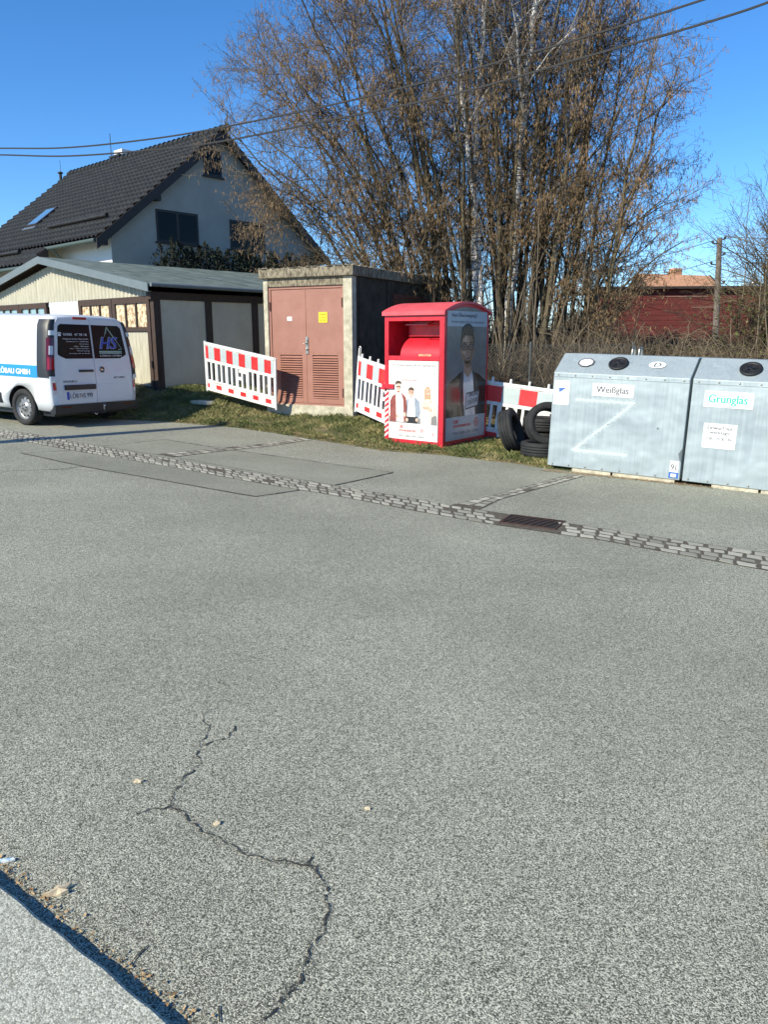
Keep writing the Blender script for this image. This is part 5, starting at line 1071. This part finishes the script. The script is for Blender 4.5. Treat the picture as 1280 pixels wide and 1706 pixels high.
for y in secY:
    sc = np.interp(y, [0, .02, .06, .15, 4.3, 4.9, 5.05], [.955, .975, .992, 1, 1, .93, .82]); zc = zcap(y); pr = []
    for x, z in half: zz = .26+(z-.26)*((zc-.26)/(1.96-.26)) if z > 1.05 or zc < 1.2 else z; pr.append((x*sc, zz))
    for x, z in pr: vs.append((x, y+(ys(z)*max(0, 1-y/1.0)), z))
    for x, z in pr[-2::-1]: vs.append((-x, y+(ys(z)*max(0, 1-y/1.0)), z))
n = 2*nh-1; m = MB(); fs = [(j*n+k, j*n+(k+1) % n, (j+1)*n+(k+1) % n, (j+1)*n+k) for j in range(len(secY)-1) for k in range(n)]
for b0, fl in ((0, 1), ((len(secY)-1)*n, 0)):
    for k in range(nh-1):
        q = (b0+k, b0+n-1-k, b0+n-2-k, b0+k+1) if k < nh-2 else (b0+k, b0+n-1-k, b0+k+1); fs.append(q if fl else q[::-1])
m.raw(vs, fs, M_VW, True); body = m.build('body', van)
bm_ = __import__('bmesh').new(); bm_.from_mesh(body.data); __import__('bmesh').ops.recalc_face_normals(bm_, faces=bm_.faces); bm_.to_mesh(body.data); bm_.free(); body.data.materials.append(M_VB)
for y_ in (.80, 3.90):
    c = MB(); c.lathe([(0, -1.3), (.385, -1.3), (.385, 1.3), (0, 1.3)], M_VB, (0, y_, .33), 'x', 40)
    co = c.build('cut'); bb = __import__('bmesh').new(); bb.from_mesh(co.data); __import__('bmesh').ops.remove_doubles(bb, verts=bb.verts, dist=1e-5); __import__('bmesh').ops.recalc_face_normals(bb, faces=bb.faces); bb.to_mesh(co.data); bb.free(); co.matrix_world = van.matrix_world; bpy.context.view_layer.update()
    md = body.modifiers.new('b', 'BOOLEAN'); md.operation = 'DIFFERENCE'; md.object = co; md.solver = 'EXACT'
    dg = bpy.context.evaluated_depsgraph_get(); nm = bpy.data.meshes.new_from_object(body.evaluated_get(dg)); body.modifiers.clear(); body.data = nm; bpy.data.objects.remove(co)
    for p in nm.polygons:
        c_ = p.center
        if abs(math.hypot(c_.y-y_, c_.z-.33)-.385) < .02 and abs(p.normal.x) < .5 and c_.z < .72 and abs(c_.x) < .985: p.material_index = 1; p.use_smooth = False
def sideX(z, y=1.): 
    for (x0, z0), (x1, z1) in zip(half, half[1:]):
        if z0 <= z <= z1: return x0+(x1-x0)*(z-z0)/(z1-z0)
    return .9
def rearpt(x, z, d): return (x, ys(z)-d, z)
def strip(m, rows, d0, d1, mt, xs=None):
    """rows: (z, xl, xr) bottom to top: a plate standing proud of the rear by d1"""
    F_ = [rearpt(xl, z, d1) for z, xl, xr in rows]; G_ = [rearpt(xr, z, d1) for z, xl, xr in rows]; F0 = [rearpt(xl, z, d0) for z, xl, xr in rows]; G0 = [rearpt(xr, z, d0) for z, xl, xr in rows]; k = len(rows)
    m.raw(F_+G_+F0+G0, [(i, k+i, k+i+1, i+1) for i in range(k-1)]+[(2*k+i, i, i+1, 2*k+i+1) for i in range(k-1)]+[(k+i, 3*k+i, 3*k+i+1, k+i+1) for i in range(k-1)]+[(0, 2*k, 3*k, k), (k-1, 2*k-1, 4*k-1, 3*k-1)], mt)
def edge(z): return float(np.interp(z, [.40, .8, 1.05, 1.25, 1.55, 1.76, 1.86, 1.90], [.845, .86, .86, .835, .79, .76, .72, .67]))
for s in (-1, 1):
    m = MB(); rows = []
    for z in np.linspace(.415, 1.895, 16): e = edge(z); rows.append((z, -e, -.006) if s < 0 else (z, .006, e))
    strip(m, rows, -.02, .014, M_VW); dr = m.build('rear_door', van)
    m = MB(); rows = []
    for z in np.linspace(1.20, 1.795, 18):
        e = edge(z)-.065; f = (z-1.20)/.595; cut = .07*max(0, 1-f*7)**2+.05*max(0, (f-.9)*10)**2+.10*max(0, .12-f)/.12; rows.append((z, -e+cut, -.018) if s < 0 else (z, .018, e-cut))
    strip(m, rows, .010, .0165, M_VG); m.build('rear_window', dr)
    m = MB()
    if s < 0:
        m.box(-.36, -.05, -.03, .0, .965, 1.005, M_VB, lambda v: Vector((v.x, ys(v.z)+v.y-.014, v.z))); m.build('handle', dr, .005)
        m = MB(); m.box(-.70, -.03, -.03, 0, .655, .745, M_VB, lambda v: Vector((v.x, ys(v.z)+v.y-.014, v.z))); m.build('light_bar', dr, .006)
    else:
        rows = [(z, .05, .70) for z in np.linspace(.46, .74, 4)]; strip(m, rows, .010, .017, M_DIRT); m.build('recess_panel', dr, .004)
        e0 = rearpt(.155, 1.0, .016); m = MB(); m.lathe([(.062, .0), (.062, -.008), (.050, -.010), (.050, .0)], M_CHR, e0, 'y', 24, True)
        m.raw([(e0[0]+a, e0[1]-.006, e0[2]+b) for a, b in ((-.055, .012), (.015, .012), (.015, -.004), (.055, -.012), (-.015, -.012), (-.015, .004))], [(0, 1, 2, 5), (2, 3, 4, 5)], M_CHR); m.lathe([(0, -.001), (.05, -.001)], M_VB, e0, 'y', 20); m.build('emblem', dr)
# lettering and graphics on the rear
rf_ = lambda d: (lambda u, v, e=0.: rearpt(u, v, d+e))
m = MB(); text(m, 'VIVARO', -.72, -.42, .785, .825, rf_(.0165), M_VB, bold=.002); m.build('lettering', van)
m = MB(); text(m, 'BITURBO', .42, .68, .835, .865, rf_(.0165), M_VB, shear=.3, bold=.002); m.build('lettering', van)
m = MB(); strip(m, [(1.88, -.36, -.06), (1.925, -.34, -.06)], 0, .02, M_VRED, None); m.build('brake_light', van, .003)
m = MB(); strip(m, [(.485, -.665, -.09), (.625, -.665, -.09)], .015, .022, M_PLW); strip(m, [(.487, -.663, -.61), (.623, -.663, -.61)], .0215, .0235, M_LB); pl_ = m.build('number_plate', van, .002)
m = MB(); text(m, 'LÖB', -.595, -.42, .51, .61, rf_(.0235), M_INK, bold=.0012); text(m, 'HS 999', -.355, -.11, .51, .592, rf_(.0235), M_INK, bold=.0012); m.lathe([(0, -.001), (.014, -.001)], M_INK, rearpt(-.387, .575, .0235), 'y', 10); m.lathe([(0, -.001), (.014, -.001)], M_LETR, rearpt(-.387, .535, .0235), 'y', 10); m.build('lettering', pl_)
m = MB(); f_ = rf_(.0185)
text(m, '03585  47 78 18', -.60, -.10, 1.60, 1.64, f_, M_STK); text(m, 'Heizung & Sanitär Löbau GmbH', -.62, -.08, 1.525, 1.555, f_, M_STK); text(m, 'Georgewitzer Str. 1, 02708 Löbau', -.56, -.08, 1.485, 1.508, f_, M_STK)
for k, s_ in enumerate(('Bäder und Heizung', 'Gas · Wasser', 'Solar · Wärmepumpen', 'Wartung')): text(m, s_, (-.28, -.40, -.50, -.35)[k], -.08, 1.445-k*.04, 1.465-k*.04, f_, M_STK)
text(m, 'Notdienst rund um die Uhr', -.52, -.07, 1.285, 1.30, f_, M_STK)
c0 = (-.68, 1.62)   # telephone symbol
for (pts) in ([(-.045, .012), (-.03, .035), (.03, .035), (.045, .012), (.025, .012), (.02, .022), (-.02, .022), (-.025, .012)],): m.face([f_(c0[0]+a, c0[1]+b) for a, b in pts], M_STK)
m.face([f_(c0[0]+a, c0[1]+b) for a, b in ((-.035, -.03), (.035, -.03), (.02, .012), (-.02, .012))], M_STK); m.build('lettering', van)
m = MB(); g3 = rf_(.0185)
def ln(m, p, q, w, mt, f=g3):
    d = Vector((q[0]-p[0], q[1]-p[1])); L = d.length; nx_, ny_ = -d.y/L*w, d.x/L*w; m.face([f(p[0]-nx_, p[1]-ny_), f(q[0]-nx_, q[1]-ny_), f(q[0]+nx_, q[1]+ny_), f(p[0]+nx_, p[1]+ny_)], mt)
for sc in (1, .55):
    ax_, az_ = .37, 1.775-(1-sc)*.06; ln(m, (ax_, az_), (ax_+.27*sc+.03, az_-.40*sc-.0), .004, M_LG); ln(m, (ax_, az_), (ax_-.075*sc, az_-.17*sc-.01), .004, M_LG)
ln(m, (.59, 1.365), (.67, 1.365), .004, M_LG)
text(m, 'HS', .17, .53, 1.375, 1.585, rf_(.0192), M_LB, shear=.32, bold=.008); text(m, 'HS', .165, .525, 1.37, 1.59, g3, M_LG, shear=.32, bold=.014)
m.face([g3(.14, 1.335), g3(.66, 1.335), g3(.66, 1.285), g3(.14, 1.285)], M_LG); text(m, 'HEIZUNG & SANITÄR', .15, .65, 1.292, 1.328, rf_(.0195), M_VG); text(m, 'LÖBAU GMBH', .15, .65, 1.235, 1.27, g3, M_STK); m.build('logo', van)
# tail lamps in black corner trims
for s in (-1, 1):
    def cp(a, z, d=.012):
        """a from 0 (rear face edge) to 1 (side)"""
        X = sideX(z); xr = edge(z)+.012; p = [(xr, ys(z)), (X*.965, ys(z)+.01), (X*.992, ys(z)+.06), (X, ys(z)+.27)]
        k = min(int(a*3), 2); w = a*3-k; q = (p[k][0]+(p[k+1][0]-p[k][0])*w, p[k][1]+(p[k+1][1]-p[k][1])*w); nx_ = a; ny_ = -(1-a); L = math.hypot(nx_, ny_); return Vector((s*(q[0]+d*nx_/L), q[1]+d*ny_/L, z))
    def cstrip(mt, z0, z1, a0, a1, d, nm, par):
        m = MB(); nz, na = 10, 6; vs = [cp(a0+(a1-a0)*j/na, z0+(z1-z0)*i/nz, d) for i in range(nz+1) for j in range(na+1)]; fs = [(i*(na+1)+j, i*(na+1)+j+1, (i+1)*(na+1)+j+1, (i+1)*(na+1)+j) for i in range(nz) for j in range(na)]
        m.raw(vs, fs if s > 0 else [q[::-1] for q in fs], mt, True); return m.build(nm, par)
    cstrip(M_VB, .88, 1.87, .02, 1.0, .022, 'corner_trim', van)
    tl = cstrip(M_VRD, 1.0, 1.56, .02, .62, .030, 'tail_light', van)
    cstrip(M_VRED, 1.02, 1.22, .05, .50, .034, 'lens', tl); cstrip(M_VCL, 1.27, 1.42, .10, .40, .034, 'lens', tl)
    cstrip(M_VW, 1.60, 1.68, .0, .45, .045, 'hinge', van); cstrip(M_VW, .83, .90, .0, .42, .03, 'hinge', van)
    rl = cstrip(M_VRED, .66, .79, .0, .22, .018, 'reflector', van); cstrip(M_VCL, .58, .655, .0, .22, .018, 'lens', rl)
m = MB(); m.box(-.93, .93, -.03, .10, .245, .40, M_VB); m.box(-.80, -.60, -.034, -.0305, .345, .37, M_VRD); m.box(.6, .8, -.034, -.0305, .345, .37, M_VRD); m.build('bumper', van, .02)
m = MB(); m.tube([(.05, .3, .22), (.05, -.05, .22), (.05, -.12, .25), (.05, -.13, .33)], .017, M_CHR, 8); m.lathe([(0, .03), (.018, .024), (.026, 0), (.018, -.022), (0, -.03)], M_CHR, (.05, -.13, .35), 'z', 12); m.tube([(-.18, -.03, .23), (.16, -.03, .22)], .02, M_VB, 8); m.tube([(-.12, -.06, .22), (-.09, -.07, .19), (-.06, -.06, .22)], .012, M_CHR, 6); m.build('tow_hitch', van)
m = MB(); m.box(-.82, .82, .15, 4.8, .19, .262, M_VB); m.build('underbody', van)
for y_ in (.80, 3.90):
    for s in (-1, 1):
        wm = Matrix.Translation((s*.86, y_, .325))@Matrix.Rotation(s*math.pi/2, 4, 'Z'); m = MB(); R = .325; w = .21
        m.lathe([(.215, -w*.30), (.225, -w*.48), (.29, -w*.53), (.313, -w*.46), (R, -w*.38), (R, -.035), (R-.008, -.03), (R-.008, -.02), (R, -.015), (R, .015), (R-.008, .02), (R-.008, .03), (R, .035), (R, w*.38), (.313, w*.46), (.29, w*.53), (.225, w*.48), (.215, w*.3)], M_TYRE, (0, 0, 0), 'y', 44, True)
        wh = m.build('wheel', van, 0, wm)
        m = MB(); m.lathe([(.222, -.085), (.216, -.075), (.205, -.05), (.185, -.035), (.15, -.05), (.12, -.055), (.085, -.045), (.07, -.07), (.03, -.075), (0, -.076)], M_RIM, (0, 0, 0), 'y', 36)
        for k in range(10): q = 2*math.pi*k/10; m.lathe([(0, -.0001), (.020, -.0001)], M_VB, (.160*math.cos(q), -.052, .160*math.sin(q)), 'y', 10)
        for k in range(5): q = 2*math.pi*k/5; m.lathe([(0, -.02), (.011, -.018), (.011, 0)], M_VB, (.052*math.cos(q), -.07, .052*math.sin(q)), 'y', 8)
        m.lathe([(0, .05), (.215, .05)], M_VB, (0, 0, 0), 'y', 24); m.build('rim', wh)
# side graphics
def sidef(d, s=-1): return lambda u, v, e=0.: (s*(sideX(v)+d+e), u, v)
def sgrid(m, y0, y1, z0, z1, d, mt, s=-1, k=8):
    vs = [];
    for i in range(k+1):
        z = z0+(z1-z0)*i/k; f = sidef(d, s); vs += [f(y0, z), f(y1, z)]
    m.raw(vs, [(2*i, 2*i+1, 2*i+3, 2*i+2) if s > 0 else (2*i, 2*i+2, 2*i+3, 2*i+1) for i in range(k)], mt)
for s in (-1, 1):
    m = MB(); sgrid(m, .30, 4.2, .865, 1.075, .004, M_STR, s); st = m.build('side_stripe', van)
    m = MB(); f = sidef(.007, s); g_ = (lambda u, v, e=0.: f(-u, v, e)) if s < 0 else f
    if s < 0: text(m, 'HEIZUNG & SANITÄR LÖBAU GMBH', -2.75, -.50, .915, 1.03, g_, M_STK, bold=.006)
    else: text(m, 'HEIZUNG & SANITÄR LÖBAU GMBH', .5, 2.75, .915, 1.03, g_, M_STK, bold=.006)
    m.build('lettering', st)
m = MB(); f = sidef(.006, -1); g_ = lambda u, v, e=0.: f(-u, v, e)
for k, s_ in enumerate(('• Heizung', '• Solaranlagen', '• Fußbodenheizung', '• Wärmepumpen', '• Badsanierung', '• Klempnerarbeiten')):
    x0 = -1.42+k*.06; text(m, s_, x0, x0+(.42, .50, .55, .52, .50, .62)[k], 1.70-k*.075, 1.735-k*.075, g_, M_FAINT)
m.build('lettering', van)
m = MB(); ln(m, (-1.62, 1.52), (-1.44, 1.22), .018, M_TEAL, g_); ln(m, (-1.46, 1.215), (-1.39, 1.215), .014, M_TEAL, g_); m.build('logo', van)
m = MB(); m.tube([tuple(sidef(.004)(y, 1.845)) for y in (.5, 1.5, 3.0)], .004, M_DIRT, 5); m.build('side_rail', van)
for s in (-1, 1):
    m = MB(); sgrid(m, 1.36, 3.45, .37, .56, .008, M_VB, s, 3); m.build('side_moulding', van)
    m = MB(); vs_ = [(3.0, 1.15), (4.0, 1.13), (3.62, 1.66), (3.0, 1.70)]; m.face([sidef(.006, s)(a, b) for a, b in vs_], M_VG); m.build('side_window', van)
    m = MB(); m.box(-.08, .08, 0, .05, 0, .16, M_VB, lambda v: Vector((s*(1.08+v.x), 3.95+v.y, 1.12+v.z))); m.build('mirror', van, .02)
m = MB(); m.raw([(-.80, 4.235, 1.25), (.80, 4.235, 1.25), (.70, 3.60, 1.86), (-.70, 3.60, 1.86)], [(0, 1, 2, 3)], M_VG); o = m.build('windscreen', van)
